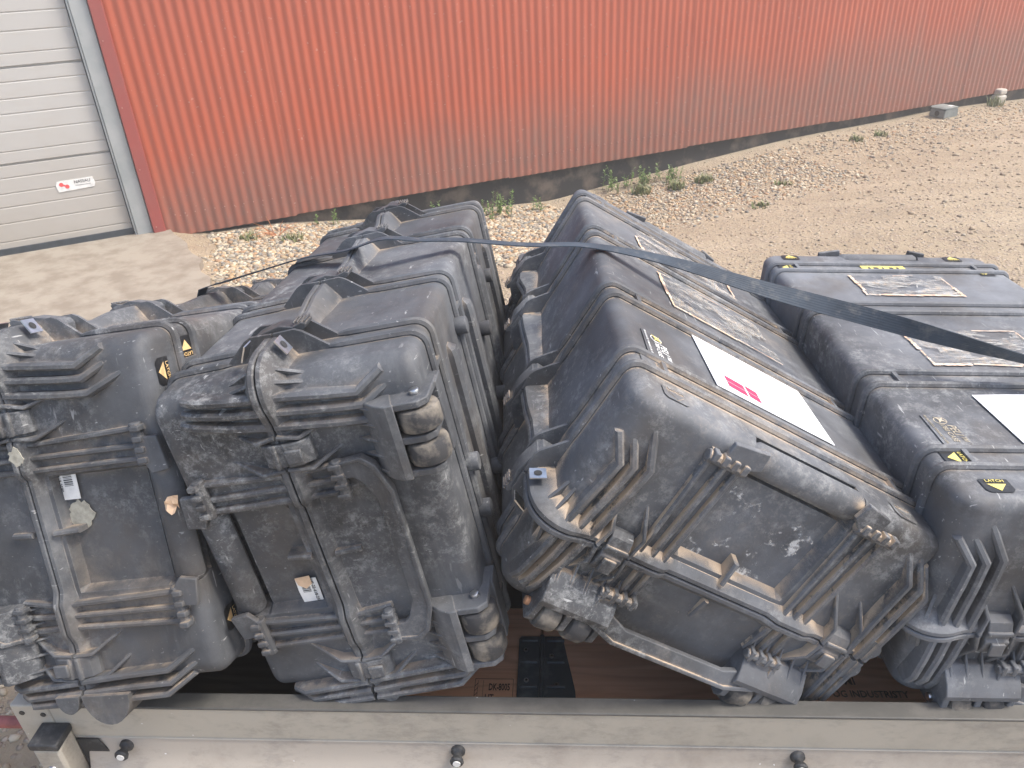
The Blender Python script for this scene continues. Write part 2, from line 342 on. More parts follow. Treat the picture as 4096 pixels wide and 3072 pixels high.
# ------------------------------------------------------------------ transport case
L, W = 1.10, .594
DR, RF, RC = .003, .022, .040      # draft, edge radius, corner radius
HW = W / 2
def interp(x, tab): return float(np.interp(x, [a for a, b in tab], [b for a, b in tab]))
P_END = [(-.31, .026), (-.27, .016), (-.20, .013), (-.185, .021), (-.125, .021), (-.112, .012), (.085, .012), (.098, .021), (.15, .021), (.165, .013), (.22, .014), (.24, .018), (.275, .030), (.29, .036)]
P_LONG = [(0, .036), (.03, .034), (.088, .035), (.092, .030), (.148, .030), (.17, .020), (.24, .022), (.29, .031), (.353, .035), (.36, .030), (.41, .030), (.44, .020), (.55, .022), (.62, .031), (.683, .035), (.69, .030), (.745, .030), (.77, .020), (.86, .022), (.90, .038), (.945, .035), (.95, .030), (1.01, .030), (1.03, .038), (1.10, .036)]
CH = [(.092, .140), (.356, .405), (.695, .744), (.960, 1.008)]

def perimeter(inset, rc, ys, nx=14, nc=8):
    a0, a1, b = inset, L - inset, HW - inset; out = []
    yy = [max(-(b - rc), min(b - rc, y)) for y in ys]
    def arc(cx, cy, t0):
        for i in range(1, nc):
            t = t0 - math.pi / 2 * i / nc; out.append((cx + rc * math.cos(t), cy + rc * math.sin(t)))
    out.append((a0, -(b - rc))); out.extend((a0, y) for y in yy); out.append((a0, b - rc)); arc(a0 + rc, b - rc, math.pi)
    for i in range(nx + 1): out.append((a0 + rc + (a1 - a0 - 2 * rc) * i / nx, b))
    arc(a1 - rc, b - rc, math.pi / 2)
    out.append((a1, b - rc)); out.extend((a1, y) for y in reversed(yy)); out.append((a1, -(b - rc))); arc(a1 - rc, -(b - rc), 0)
    for i in range(nx + 1): out.append((a1 - rc - (a1 - a0 - 2 * rc) * i / nx, -b))
    arc(a0 + rc, -(b - rc), -math.pi / 2)
    return out
YS = [-.20, -.15, -.118, -.110, -.05, 0, .04, .080, .088, .15, .20]

def make_case(name, label, pose, idx, deep_lid, m, arrows, handle_angle):
    root = empty(name, label, 'transport case', group='black plastic transport cases loaded on the trailer')
    Rm, t = pose
    mat = Matrix([[*Rm[i], t[i] + (1.9 if i == 2 else 0)] for i in range(3)] + [[0, 0, 0, 1]])
    root.matrix_world = mat
    PL = M['plastic%d' % idx]
    HL, HB = (.246, .165) if deep_lid else (.188, .227)
    zs = HB; D = HB + HL
    def C(x, y, h, s): return (x, m * y, zs + s * h)
    for s, H, deep, is_lid in ((1, HL, HL > .2, True), (-1, HB, HB > .2, False)):
        mb = MB(); rf = RF
        draft = lambda h: DR * min(h, H) / H
        # hull
        hs = [0, .030, .036, (.036 + H - .054) / 2, H - .054, H - .049, H - rf - .002]
        rings = []
        def shape(pts, h, fillet):
            o = []
            for x, y in pts:
                if is_lid and -.113 < y < .086 and (x < .3 or x > L - .3):
                    dx = 0
                    if h > .033: dx = .020
                    xx = min(x, L - x)
                    lim = 0
                    if h > H - .052: lim = .050
                    e = xx if xx < .056 else xx
                    if xx < .045: e = xx + dx
                    e = max(e, lim); x = e if x < L / 2 else L - e
                o.append((x, y))
            return o
        for h in hs: rings.append([C(x, y, h, s) for x, y in shape(perimeter(draft(h), RC, YS), h, False)])
        for i in range(1, 8):
            a = math.pi / 2 * i / 7; h = H - rf + rf * math.sin(a); ins = DR + rf * (1 - math.cos(a))
            rings.append([C(x, y, h, s) for x, y in shape(perimeter(ins, RC - .014 * i / 7, YS), h, True)])
        rings.append([C(x, y, H, s) for x, y in perimeter(DR + rf + .020, .028, YS)])
        mb.loft(rings, True)
        # rib beads wrapped round the shell
        for pair in CH:
            for x in pair:
                pts = []
                h0 = .075; n = 5
                for i in range(n): 
                    h = h0 + (H - rf - h0) * i / n; pts.append((HW - draft(h), h))
                for i in range(7):
                    a = math.pi / 2 * i / 6; pts.append((HW - DR - rf * (1 - math.cos(a)), H - rf + rf * math.sin(a)))
                path = pts + [(y, h) for y, h in ((.15, H), (.05, H), (-.05, H), (-.15, H))] + [(-y, h) for y, h in reversed(pts)]
                path = [path[0]] + path
                P3 = [Vector(C(x, y * (1 + .0025 / max(abs(y), .1)), h + .0025 * max(0, (h - H + rf) / rf), s)) for y, h in path[1:]]
                mb.tube(P3, [.002] + [.0074] * (len(P3) - 2) + [.002], 8)
            # end walls of the shallow channel
            for ys_ in (.232, -.224):
                mb.prism([(pair[0], -.004), (pair[1], -.004), (pair[1], .0065), (pair[0], .0065)], lambda u, v, w: C(u, w, H + v, s), ys_ - .004, ys_ + .004)
        # seam flange
        per = perimeter(0, RC, [(-.246 + .492 * i / 46) for i in range(47)], nx=96, nc=10)
        n = len(per); ringp = []
        for i, (x, y) in enumerate(per):
            a = Vector(per[(i + 1) % n]) - Vector(per[i - 1]); nrm = Vector((-a.y, a.x)).normalized()
            cx = Vector((L / 2, 0))
            if nrm.dot(Vector((x, y)) - cx) < 0: nrm = -nrm
            wl = abs(nrm.y) ** 2
            p = (1 - wl) * interp(y, P_END) + wl * interp(x, P_LONG)
            q = interp(p, [(.012, .022), (.02, .024), (.03, .030), (.05, .040)])
            if y < -.2 and x < .06: q = .02
            prof = [(-.014, .0012), (p - .002, .0012), (p, .0030), (p, .0095), (p - .003, .0125), (.001, q), (-.014, q + .003)]
            ringp.append([C(x + nrm.x * o, y + nrm.y * o, h, s) for o, h in prof])
        ringp.append(ringp[0])
        mb.loft(ringp, False)
        # latch guard plates on the long sides
        for sy in (1, -1):
            for pair in CH:
                for x in pair:
                    poly = [(.0015, -.012), (.0015, .038), (.036, .039), (.047, .034), (.088, .000), (.088, -.014)]
                    mb.prism(poly, lambda u, v, w, sy=sy: C(w, sy * (HW + v), u, s), x - .003, x + .003)
        # end fins (both ends)
        def fin(path, t, exts, end, k=1.0):
            """plate standing on the end face following path [(y,h)], exts outward reach per point"""
            pts = [Vector(p) for p in path]; ring = []
            exts = [e * k for e in exts]
            for i, p in enumerate(pts):
                tg = (pts[min(i + 1, len(pts) - 1)] - pts[max(i - 1, 0)]).normalized(); nr = Vector((-tg.y, tg.x)) * t / 2
                x0 = .055; x1 = -exts[i]
                r_ = []
                for sg, xx in ((1, x0), (1, x1 + t * .35), (.45, x1), (-.45, x1), (-1, x1 + t * .35), (-1, x0)):
                    q = p + nr * sg; X = xx if end == 0 else L - xx
                    r_.append(C(X, q.x, q.y, s))
                ring.append(r_)
            mb.loft(ring, True)
        if deep:
            FA = [[(.273, .003), (.262, .10), (.258, .138), (.281, .176)], [(.250, .003), (.240, .10), (.237, .142), (.258, .180)], [(.226, .003), (.216, .10), (.213, .148), (.240, .206)]]
            FB = [[(-.270, .003), (-.262, .10), (-.259, .165), (-.232, .212)], [(-.291, .003), (-.284, .10), (-.282, .165), (-.256, .210)], [(-.308, .003), (-.304, .10), (-.302, .155), (-.279, .196)]]
            ex = [.014, .014, .013, -.003]
        else:
            FA = [[(.272, .003), (.277, .06), (.283, .105), (.285, .128)], [(.250, .003), (.255, .06), (.263, .11), (.265, .134)], [(.226, .003), (.234, .06), (.245, .115), (.248, .142)]]
            FB = [[(-.272, .003), (-.276, .06), (-.281, .12), (-.282, .146)], [(-.291, .003), (-.294, .06), (-.298, .11), (-.299, .134)], [(-.308, .003), (-.310, .06), (-.312, .105), (-.312, .122)]]
            ex = [.014, .014, .013, .003]
        for end in (0, 1):
            for fp in FA: fin(fp, .0125, ex, end, 1.15)
            for fp in FB: fin(fp, .0105, ex, end, 1.6)
            for fp, e_ in (([(.212, .002), (.205, .034), (.217, .072)], [.022, .018, -.002]), ([(.157, .002), (.153, .040), (.176, .090)], [.022, .020, -.002]),
                           ([(-.222, .002), (-.220, .036), (-.186, .092)], [.022, .020, -.002]), ([(-.267, .002), (-.263, .050), (-.232, .094)], [.022, .020, -.002])):
                fin(fp, .0062, e_, end)
            top = H - .026 if is_lid else .078
            for y0, y1 in ((.143, .149), (.121, .120), (.100, .099), (-.134, -.127), (-.154, -.154), (-.175, -.180)):
                fin([(y0, .012), ((y0 + y1) / 2, top * .6), (y1, top)], .0092, [.012, .010, .008], end)
            fin([(-.008, .02), (-.008, .062)], .009, [.012, .006], end)
        # rounded lobe at the lower seam corner of each end
        for end in (0, 1):
            rad = .044 if idx == 1 and s == 1 else .022; X = (lambda x: x) if end == 0 else (lambda x: L - x)
            poly = [(-.290 - (.010 + rad) * math.sin(a), .003 + rad * (1 - math.cos(a))) for a in [math.pi * i / 14 for i in range(15)]]
            mb.prism(poly, lambda u, v, w: C(X(w), u, v, s), -.030 if idx == 1 else -.018, .030)
        # little gussets in the seam corner
        for a in (18, 40, 62):
            ca, sa = math.cos(R(a)), math.sin(R(a))
            for (cx, cy, dx, dy) in ((RC, HW - RC, -ca, sa), (L - RC, HW - RC, ca, sa)):
                b0 = Vector((cx + dx * (RC - .003), cy + dy * (RC - .003))); d_ = Vector((dx, dy)); tt = Vector((-dy, dx)) * .0025
                poly = [(0, .010), (.026, .010), (.002, .058), (-.006, .058)]
                vs = [C(*(b0 + d_ * u + tt * g), v, s) for g in (-1, 1) for u, v in poly]
                mb.add(vs, [(0, 1, 2, 3), (4, 7, 6, 5), (0, 4, 5, 1), (1, 5, 6, 2), (2, 6, 7, 3), (3, 7, 4, 0)])
        if not is_lid:
            for x in (.235, .475, .715, .90):     # skid bars under the base
                prof = [(-.016, -.003), (-.018, .010), (-.012, .016), (.012, .016), (.018, .010), (.016, -.003)]
                rr = [[C(x + u * k, y, H + (v if v < 0 else v * k2), s) for u, v in prof] for y, k, k2 in ((.215, .5, .1), (.207, .9, .8), (.195, 1, 1), (-.195, 1, 1), (-.207, .9, .8), (-.215, .5, .1))]
                mb.loft(rr, True)
        shell = mb.build('lid' if is_lid else 'base', PL, root)
        # carrying handles
        for end in ((0, 1) if is_lid else (0,)):
            X = (lambda x: x) if end == 0 else (lambda x: L - x)
            hb = MB()
            if is_lid:
                hc = H - .012; sec = []
                for y, k in ((.092, .7), (.080, 1), (-.105, 1), (-.117, .7)):
                    sec.append([C(X(.019 + .020 * k * math.cos(a)), y, hc - .008 + .026 * k * math.sin(a), s) for a in [2 * math.pi * i / 12 for i in range(12)]])
                hb.loft(sec, True)
                hb.prism([(.108, -.026), (.135, -.030), (.135, .012), (.08, .020), (.075, -.01)], lambda u, v, w: C(X(w), u, hc + v, s), -.014, -.004)
                hb.prism([(-.12, -.026), (-.150, -.030), (-.150, .012), (-.105, .020), (-.10, -.01)], lambda u, v, w: C(X(w), u, hc + v, s), -.014, -.004)
                for ya, yb in ((.090, .158), (-.190, -.117)):
                    hb.cyl(C(X(-.006), (ya + yb) / 2, H - .036, s), (0, 1, 0), .0095, abs(yb - ya), 10)
                    for i in range(4):
                        y = ya + (yb - ya) * (i + .5) / 4; hb.box(C(X(-.012), y, H - .030, s), (.016, .009, .016))
            else:
                h0 = .075; th = R(handle_angle); st, ct = math.sin(th), math.cos(th)
                def HP(y, k, w): # k reach from hinge, w thickness
                    return C(X(-.014 - k * st + w * ct), y, h0 + k * ct + w * st, s)
                outer = [(.156, -.006), (.162, .040), (.146, .058), (.100, .074), (-.124, .074), (-.172, .058), (-.188, .040), (-.186, -.006)]
                inner = [(.126, -.006), (.128, .020), (.116, .032), (.084, .046), (-.106, .046), (-.142, .032), (-.154, .020), (-.156, -.006)]
                ring = []
                for (a, b) in zip(outer, inner):
                    ring.append([HP(*a, -.006), HP(*a, .007), HP(*b, .007), HP(*b, -.006)])
                hb.loft(ring, True)
                # raised outer lip
                hb.loft([[HP(a[0] * 1.0, a[1] + .002, -.010), HP(a[0], a[1] + .002, -.004), HP(a[0] * .965, a[1] - .005, -.004), HP(a[0] * .965, a[1] - .005, -.010)] for a in outer], True)
                for ya, yb in ((.092, .160), (-.192, -.124)):
                    hb.cyl(C(X(-.018), (ya + yb) / 2, h0, s), (0, 1, 0), .008, abs(yb - ya), 10)
                    for i in range(4):
                        y = ya + (yb - ya) * (i + .5) / 4; hb.box(C(X(-.018), y, h0 - .002, s), (.018, .008, .020))
            hb.build('handle', PL, root, bevel=.0018)
        if not is_lid:
            for (y0, y1) in ((.238, .122), (-.254, -.132)):
                wb = MB(); ya, yb = min(y0, y1), max(y0, y1)
                cheek = [(.07, H - .088), (-.006, H - .088), (-.026, H - .072), (-.036, H - .045), (-.036, H - .002), (-.024, H + .012), (.05, H + .014), (.07, H - .02)]
                wdt = (yb - ya - .024) / 2
                for yc in (ya + .004, (ya + yb) / 2, yb - .004):
                    wb.prism(cheek, lambda u, v, w: C(u, w, v, s), yc - .0055, yc + .0055)
                wb.prism([(.03, H - .090), (-.010, H - .090), (-.032, H - .066), (-.041, H - .048), (-.039, H - .036), (-.030, H - .040), (.03, H - .056)], lambda u, v, w: C(u, w, v, s), ya - .003, yb + .003)
                for i in range(5):
                    y = ya + .006 + (yb - ya - .012) * i / 4
                    wb.prism([(.03, H - .118), (.000, H - .112), (-.030, H - .066), (.02, H - .07)], lambda u, v, w: C(u, w, v, s), y - .0022, y + .0022)
                wb.prism([(.028, H - .02), (.028, H + .016), (.07, H + .016), (.07, H - .02)], lambda u, v, w: C(u, w, v, s), ya, yb)
                br = wb.build('wheel_bracket', PL, root, bevel=.0018)
                for k in (0, 1):
                    yc = ya + .008 + wdt / 2 + k * (wdt + .008)
                    wh = MB(); wh.cyl(C(-.010, yc, H - .010, s), (0, 1, 0), .0325, wdt - .010, 28, rounding=.007)
                    wh.cyl(C(-.010, yc, H - .010, s), (0, 1, 0), .012, wdt + .003, 16, 1)
                    wh.build('wheel', [M['wheel'], M['rust']], br)
                for yy in (ya - .004, yb + .004):
                    ax = MB(); ax.cyl(C(-.007, yy, H - .009, s), (0, 1, 0), .0075, .010, 12, rounding=.002); ax.build('axle_bolt', M['steel'] if idx != 3 else M['rust'], br)
            for fx, fy in ((.145, .03), (.145, -.065), (.345, .205), (.345, -.10), (.60, .10), (.60, -.06), (.80, .16), (.985, .0)):
                ft = MB(); ft.cyl(C(fx, fy, H + .010, s), (0, 0, 1), .0165, .024, 18, rounding=.003); ft.build('foot', PL, root)
        # eyelet plate
        ey = MB(); c0 = Vector(C(.052, HW + .030, .0285, s))
        du = Vector((1, 0, 0)); dv = Vector((0, m * .05, -s * .027)).normalized(); dn = Vector((0, m * .027, s * .05)).normalized()
        ey.add([c0 + du * a + dv * b + dn * g for g in (.000, .0022) for a, b in ((-.013, -.013), (.013, -.013), (.013, .013), (-.013, .013))], [(0, 1, 2, 3), (4, 5, 6, 7), (0, 1, 5, 4), (1, 2, 6, 5), (2, 3, 7, 6), (3, 0, 4, 7)])
        ey.add([c0 + dn * .0029 + (du * math.cos(a) + dv * math.sin(a)) * .0065 for a in [i * math.pi / 8 for i in range(16)]], [tuple(range(16))], 1)
        ey.build('eyelet_plate', [M['steel'], M['ink']], root)
    # latches
    lp = [(-.042, .006), (-.044, .026), (-.030, .036), (-.004, .042), (.010, .045), (.030, .040), (.046, .045), (.054, .042), (.052, .036), (.036, .028), (.030, .006)]
    for (lo, hi) in CH:
        for sy in (1, -1):
            lb = MB(); xc = (lo + hi) / 2
            lb.prism(lp, lambda u, v, w: (w, m * sy * (HW + v), zs - u), xc - .017, xc + .017)
            for k in range(4): lb.box((xc, m * sy * (HW + .0455), zs - .034 - .006 * k), (.030, .004, .0022))
            lb.cyl((xc, m * sy * (HW + .026), zs + .030), (1, 0, 0), .009, .042, 10)
            lb.build('latch', PL, root, bevel=.002)
    ep = [(-.046, .000), (-.046, .014), (-.030, .025), (-.008, .029), (-.006, .025), (.012, .026), (.026, .021), (.034, .010), (.034, .0)]
    for yc in (.182, -.243):
        for end in (0, 1):
            lb = MB(); X = (lambda x: x) if end == 0 else (lambda x: L - x)
            lb.prism(ep, lambda u, v, w: (X(.004 - v), m * w, zs + u), yc - .019, yc + .019)
            lb.box((X(-.027), m * (yc), zs - .022), (.006, .022, .026)); lb.box((X(-.023), m * yc, zs + .008), (.007, .040, .008))
            lb.build('latch', PL, root, bevel=.002)
    # decals on the lid top
    Z = D + .0012
    def Q(x, y): return Vector((x, m * y, Z))
    def sheet(mb, pts, th=.0012, mi=0, lift=0):
        n = len(pts); vs = [Q(*p) + Vector((0, 0, lift)) for p in pts] + [Q(*p) + Vector((0, 0, lift + th)) for p in pts]
        mb.add(vs, [tuple(range(n)), tuple(range(n, 2 * n))] + [(i, (i + 1) % n, n + (i + 1) % n, n + i) for i in range(n)], mi)
    ink = {'tan': M['yellow'], 'lemon': M['yellow2'], 'black': M['darkplate']}[arrows]
    def wrap(mb):
        o = []
        for x, y, z in mb.v:
            dr = 0
            for d_ in (min(x, L - x), HW - abs(y)):
                q = d_ - DR
                if q < RF: q = max(q, 0); dr += RF - math.sqrt(max(0, RF ** 2 - (RF - q) ** 2))
            o.append((x, y, z - dr))
        mb.v = o
    def arrow(cx, cy, ax, ay):
        mb = MB(); e = Vector((ax, ay)); pr = Vector((-ay, ax))
        w_, l_ = .021, .028
        def gsheet(u0, u1, wf, lift, mi, n=9):
            vs = []; 
            for i in range(n + 1):
                a = u0 + (u1 - u0) * i / n
                for j in range(n + 1):
                    b = wf(a) * (2 * j / n - 1); vs.append(Q(cx + e.x * a + pr.x * b, cy + e.y * a + pr.y * b) + Vector((0, 0, lift)))
            mb.add(vs, [(i * (n + 1) + j, i * (n + 1) + j + 1, (i + 1) * (n + 1) + j + 1, (i + 1) * (n + 1) + j) for i in range(n) for j in range(n)], mi)
        cor = [(-.020, -.024), (-.020, .024), (.020, .024), (.026, .016), (.026, -.016), (.020, -.024)]
        if abs(ay) > .5: cor = [(-l_ * .8, -.022), (-l_ * .8, .022), (l_, .022), (l_, -.022)]
        ch_ = abs(ay) > .5
        gsheet(-.017, .016 if not ch_ else .020, lambda a: .021 if ch_ else (.022 if a < .010 else .022 - (a - .010)), .0006, 0)
        gsheet(-.004, .013, lambda a: .0145 * (1 - (a + .004) / .017) + .0002, .0012, 1, 6)
        rd = (-1, 0, 0) if abs(ay) > .5 else (0, -m * (1 if ax < 0 else -1), 0)
        if abs(ay) > .5: upd = (0, -ay * m, 0); rd = (-1 if ay * m > 0 else 1, 0, 0)
        else: upd = (-ax, 0, 0)
        add_text(mb, 'LATCH', .0090, Q(cx - e.x * .0105, cy - e.y * .0105) + Vector((0, 0, .0013)), rd, upd, 1)
        wrap(mb); mb.build('latch_decal', [PL if arrows == 'black' else M['darkplate'], PL if arrows == 'black' else ink], root, smooth=False)
    arrow(.042, .226, -1, 0); arrow(.116, .252, 0, 1); arrow(.062, -.210, -1, 0) if idx == 1 else arrow(.036, -.203, -1, 0)
    arrow(L - .036, .226, 1, 0); arrow(L - .116, .258, 0, 1); arrow(L - .036, -.203, 1, 0); arrow(L - .14, -.235, 0, -1)
    if idx in (3, 4):
        mb = MB(); sheet(mb, [(.153, .252), (.247, .250), (.247, .204), (.160, .203), (.153, .212)])
        i4 = M['cream_ink']
        npb = mb.build('nameplate', [PL], root, smooth=False)
        tb = MB(); e, u = (-1, 0, 0), (0, -m, 0)
        add_text(tb, 'PELI\u2122', .019, Q(.188, .2145) + Vector((0, 0, .0013)), e, u, shear=.25)
        add_text(tb, '1780 CASE', .0125, Q(.190, .2275) + Vector((0, 0, .0013)), e, u, shear=.15)
        add_text(tb, 'PELI PRODUCTS, TORRANCE, CA, USA', .0052, Q(.200, .2445) + Vector((0, 0, .0013)), e, u)
        # emblem: ring with a swooping wing
        pts = [(.228 + .011 * math.cos(a), .224 + .011 * math.sin(a)) for a in [i * math.pi / 10 for i in range(20)]]
        for i in range(20):
            a, b = pts[i], pts[(i + 1) % 20]
            ii = [(.228 + (q[0] - .228) * .88, .224 + (q[1] - .224) * .88) for q in (b, a)]
            sheet(tb, [a, b, ii[0], ii[1]], .0005, 0, .0012)
        sheet(tb, [(.240, .232), (.232, .222), (.222, .214), (.226, .224)], .0006, 1 if idx == 3 else 0, .0016)
        sheet(tb, [(.238, .217), (.228, .221), (.219, .229), (.230, .226)], .0006, 1 if idx == 3 else 0, .0018)
        tb.build('lettering', [M['sticker'] if idx == 3 else M['cream_ink'], M['yellow2']], npb, smooth=False)
        # white printed sheet in a sleeve
        mb = MB(); sl = MB()
        sheet(mb, [(.166, .118), (.350, .122), (.352, -.122), (.168, -.126)] if idx == 3 else [(.160, .120), (.318, .124), (.330, -.12), (.166, -.124)], .0012, 0, .001)
        if idx == 3:
            for c, d in ((.088, .050), (.045, .022)):
                for a, b in ((.234, .217), (.214, .197)):
                    sheet(mb, [(b - .009, c), (a - .009, c), (a - .013, d), (b - .013, d)], .0006, 1, .0022)
            sheet(mb, [(.236, .086), (.240, .086), (.238, .026), (.234, .026)], .0004, 2, .0022)
            for k in range(5): sheet(mb, [(.20 + .0 * k, -.02 - .018 * k), (.235, -.02 - .018 * k), (.235, -.022 - .018 * k), (.20, -.022 - .018 * k)], .0004, 2, .0022)
        mb.build('paper_sheet', [M['paper'], M['red'], M['grey_ink']], root, smooth=False)
        # torn sleeves with tape edges
        rnd = random.Random(idx * 11)
        for (x0, x1, y0, y1, skip) in (((.470, .652, -.130, .132, 0), (.745, .950, -.120, .150, 1)) if idx == 3 else ((.440, .600, -.11, .136, 0), (.800, .930, -.105, .122, 1))):
            nx, ny = 22, 26; sl = MB(); vs = []; 
            for i in range(nx + 1):
                for j in range(ny + 1):
                    x = x0 + (x1 - x0) * i / nx; y = y0 + (y1 - y0) * j / ny
                    ed = 0 if i in (0, nx) or j in (0, ny) else 1
                    if not ed: x += rnd.uniform(-.007, .007); y += rnd.uniform(-.007, .007)
                    q = Q(x, y); q.z += .0016 + ed * (.004 * abs(math.sin(i * 1.3 + j * .8 + rnd.random())) * rnd.random()); vs.append(q)
            hole = lambda i, j: (math.sin(i * .55 + idx) + math.sin(j * .42 + 2 * idx + i * .2)) > .75
            fs = [(i * (ny + 1) + j, i * (ny + 1) + j + 1, (i + 1) * (ny + 1) + j + 1, (i + 1) * (ny + 1) + j) for i in range(nx) for j in range(ny) if not hole(i, j)]
            sl.add(vs, fs, 0)
            def strip(a, b, wd):
                a = Vector(a); b = Vector(b); d = (b - a); nn = Vector((-d.y, d.x)).normalized(); N_ = 12; l = []; r_ = []
                for i in range(N_ + 1):
                    c_ = a + d * i / N_; ww = wd * rnd.uniform(.5, 1.15); l.append(c_ + nn * ww / 2 + nn * rnd.uniform(-.001, .001)); r_.append(c_ - nn * ww / 2)
                for i in range(N_): sheet(sl, [l[i], l[i + 1], r_[i + 1], r_[i]], .0004, 1, .0018)
            def rag(a, b, wd, keep):
                a = Vector(a); b = Vector(b); t = 0
                while t < 1:
                    l = rnd.uniform(.16, .5)
                    if rnd.random() < keep:
                        q = rnd.uniform(-.0035, .0035); strip(a + (b - a) * t + Vector((q, q)), a + (b - a) * min(1, t + l) + Vector((-q, q)), wd * rnd.uniform(.4, 1.3))
                    t += l
            rag((x0, y0), (x0, y1), .008, .85); rag((x1, y1), (x0, y1), .008, .9); rag((x1, y0), (x1, y1), .004, .35); rag((x0, y0), (x1, y0), .006, .5)
            for k in range(46):
                fx, fy = rnd.uniform(x0, x1), rnd.uniform(y0, y1); an = rnd.gauss(1.2, .5); ln = rnd.uniform(.01, .06)
                gx, gy = fx + math.cos(an) * ln * .5, fy + math.sin(an) * ln
                if x0 < gx < x1 and y0 < gy < y1: 
                    d_ = Vector((gx - fx, gy - fy)).normalized(); n2_ = Vector((-d_.y, d_.x)) * rnd.uniform(.0003, .0014)
                    sheet(sl, [(fx, fy), ((fx + gx) / 2 + n2_.x, (fy + gy) / 2 + n2_.y), (gx, gy), ((fx + gx) / 2 - n2_.x, (fy + gy) / 2 - n2_.y)], .0005, 2, rnd.uniform(.001, .004))
            sl.build('torn_sleeve', [M['sleeve'], M['tape'], M['fibre']], root, smooth=True)
    if idx == 4:
        mb = MB(); sheet(mb, [(.970, .066), (1.001, .066), (1.001, -.045), (.970, -.045)], .0012, 0)
        [sheet(mb, [(.980, a), (.990, a), (.990, a - b), (.980, a - b)], .0005, 1, .0012) for a, b in ((.050, .006), (.036, .012), (.014, .004), (-.004, .010), (-.022, .006))]
        mb.build('yellow_label', [M['yellow2'], M['ink']], root, smooth=False)
    # stickers on the near end face
    def esheet(mb, pts, mi=0, x=-.0, th=.001):
        n = len(pts); vs = [(x, m * y, z) for y, z in pts] + [(x - th, m * y, z) for y, z in pts]
        mb.add(vs, [tuple(range(n)), tuple(range(n, 2 * n))] + [(i, (i + 1) % n, n + (i + 1) % n, n + i) for i in range(n)], mi)
    def barcode(y0, y1, z0, z1, x, flip):
        mb = MB(); esheet(mb, [(y0, z0), (y0 + .002, z1), ((y0 + y1) / 2, z1 + .001), (y1, z1 - .001), (y1, z0 + .001), ((y0 + y1) / 2, z0)], 0, x)
        rn = random.Random(4); y = y0 + .012 * (1 if y1 > y0 else -1); st = 1 if y1 > y0 else -1
        while abs(y1 - y) > .022:
            wdt = rn.choice((.0008, .0014, .002)); esheet(mb, [(y, z0 + (z1 - z0) * .42), (y, z0 + (z1 - z0) * .82), (y + st * wdt, z0 + (z1 - z0) * .82), (y + st * wdt, z0 + (z1 - z0) * .42)], 1, x - .001, .0003); y += st * (wdt + rn.choice((.0008, .0014)))
        add_text(mb, '8145-22-618-2580', .0075, (x - .0014, m * (y0 + y1) / 2, z0 + (z1 - z0) * .25), (0, m * st, 0), (0, 0, 1 if m * st < 0 else -1), 1)
        return mb
    if idx == 1:
        barcode(.124, .040, .190, .230, .0165, 1).build('barcode_sticker', [M['sticker'], M['ink']], root, smooth=False)
        mb = MB(); rn = random.Random(2)
        esheet(mb, [(.012 + (.024 + rn.uniform(-.004, .004)) * math.cos(a), .222 + (.022 + rn.uniform(-.004, .004)) * math.sin(a)) for a in [i * math.pi / 14 for i in range(28)]], 0, .018, .0012)
        mb.build('glue_residue', M['residue'], root, smooth=False)
        mb = MB(); esheet(mb, [(.132 + (.014 + rn.uniform(-.004, .004)) * math.cos(a), .180 + (.012 + rn.uniform(-.004, .004)) * math.sin(a)) for a in [i * math.pi / 12 for i in range(24)]], 0, -.034, .0012)
        mb.build('glue_residue', M['residue'], root, smooth=False)
        mb = MB(); vs = []
        for i in range(5):
            for j in range(5): vs.append((-.006 + rn.uniform(-.006, .006), m * (.034 - .007 * i + rn.uniform(-.002, .002)), .392 + .006 * j + rn.uniform(-.002, .002)))
        mb.add(vs, [(i * 5 + j, i * 5 + j + 1, i * 5 + j + 6, i * 5 + j + 5) for i in range(4) for j in range(4) if (i, j) not in ((0, 0), (3, 3))]); mb.build('paper_scrap', M['scrap'], root, smooth=False)
    if idx == 2:
        barcode(-.066, -.114, .268, .304, .0165, 1).build('barcode_sticker', [M['sticker'], M['ink']], root, smooth=False)
        mb = MB(); esheet(mb, [(-.058, .276), (-.060, .302), (-.074, .300), (-.083, .288), (-.074, .276)], 0, .0130, .0012); mb.build('paper_scrap', M['scrap'], root, smooth=False)
    if idx == 3:
        mb = MB(); n = 14
        vs = [Vector((.014 - .004 * random.random(), m * (.078 - .175 * i / n), .205 + .135 * j / n)) for i in range(n + 1) for j in range(n + 1)]
        mb.add(vs, [(i * (n + 1) + j, i * (n + 1) + j + 1, (i + 1) * (n + 1) + j + 1, (i + 1) * (n + 1) + j) for i in range(n) for j in range(n)])
        mb.build('film_pocket', M['film'], root)
    return root

POSE = {
 1: ([[0.08818, -0.1306, 0.98751], [0.94518, 0.32388, -0.04157], [-0.31441, 0.93704, 0.152]], [-1.014, 0.9406, -0.8313]),
 2: ([[-0.00166, 0.17341, -0.98485], [0.99592, -0.0886, -0.01728], [-0.09025, -0.98086, -0.17256]], [-0.1593, 0.9137, -0.7868]),
 3: ([[-0.05541, -0.85094, 0.52234], [0.9983, -0.03776, 0.04438], [-0.01805, 0.52391, 0.85158]], [0.1405, 0.8975, -1.0452]),
 4: ([[-0.03852, -0.99796, 0.05098], [0.99893, -0.03714, 0.02771], [-0.02576, 0.052, 0.99831]], [0.8552, 0.9102, -1.1668])}
make_case('transport_case', 'black case farthest left, with tan LATCH triangles and a barcode sticker beside a glue patch', POSE[1], 1, True, 1, 'tan', 25)
make_case('transport_case', 'upright black case second from left, its wheels and grab handle facing the viewer', POSE[2], 2, False, -1, 'tan', 3)
make_case('transport_case', 'steeply tipped dusty black case with a white sheet bearing a red emblem', POSE[3], 3, True, 1, 'black', 16)
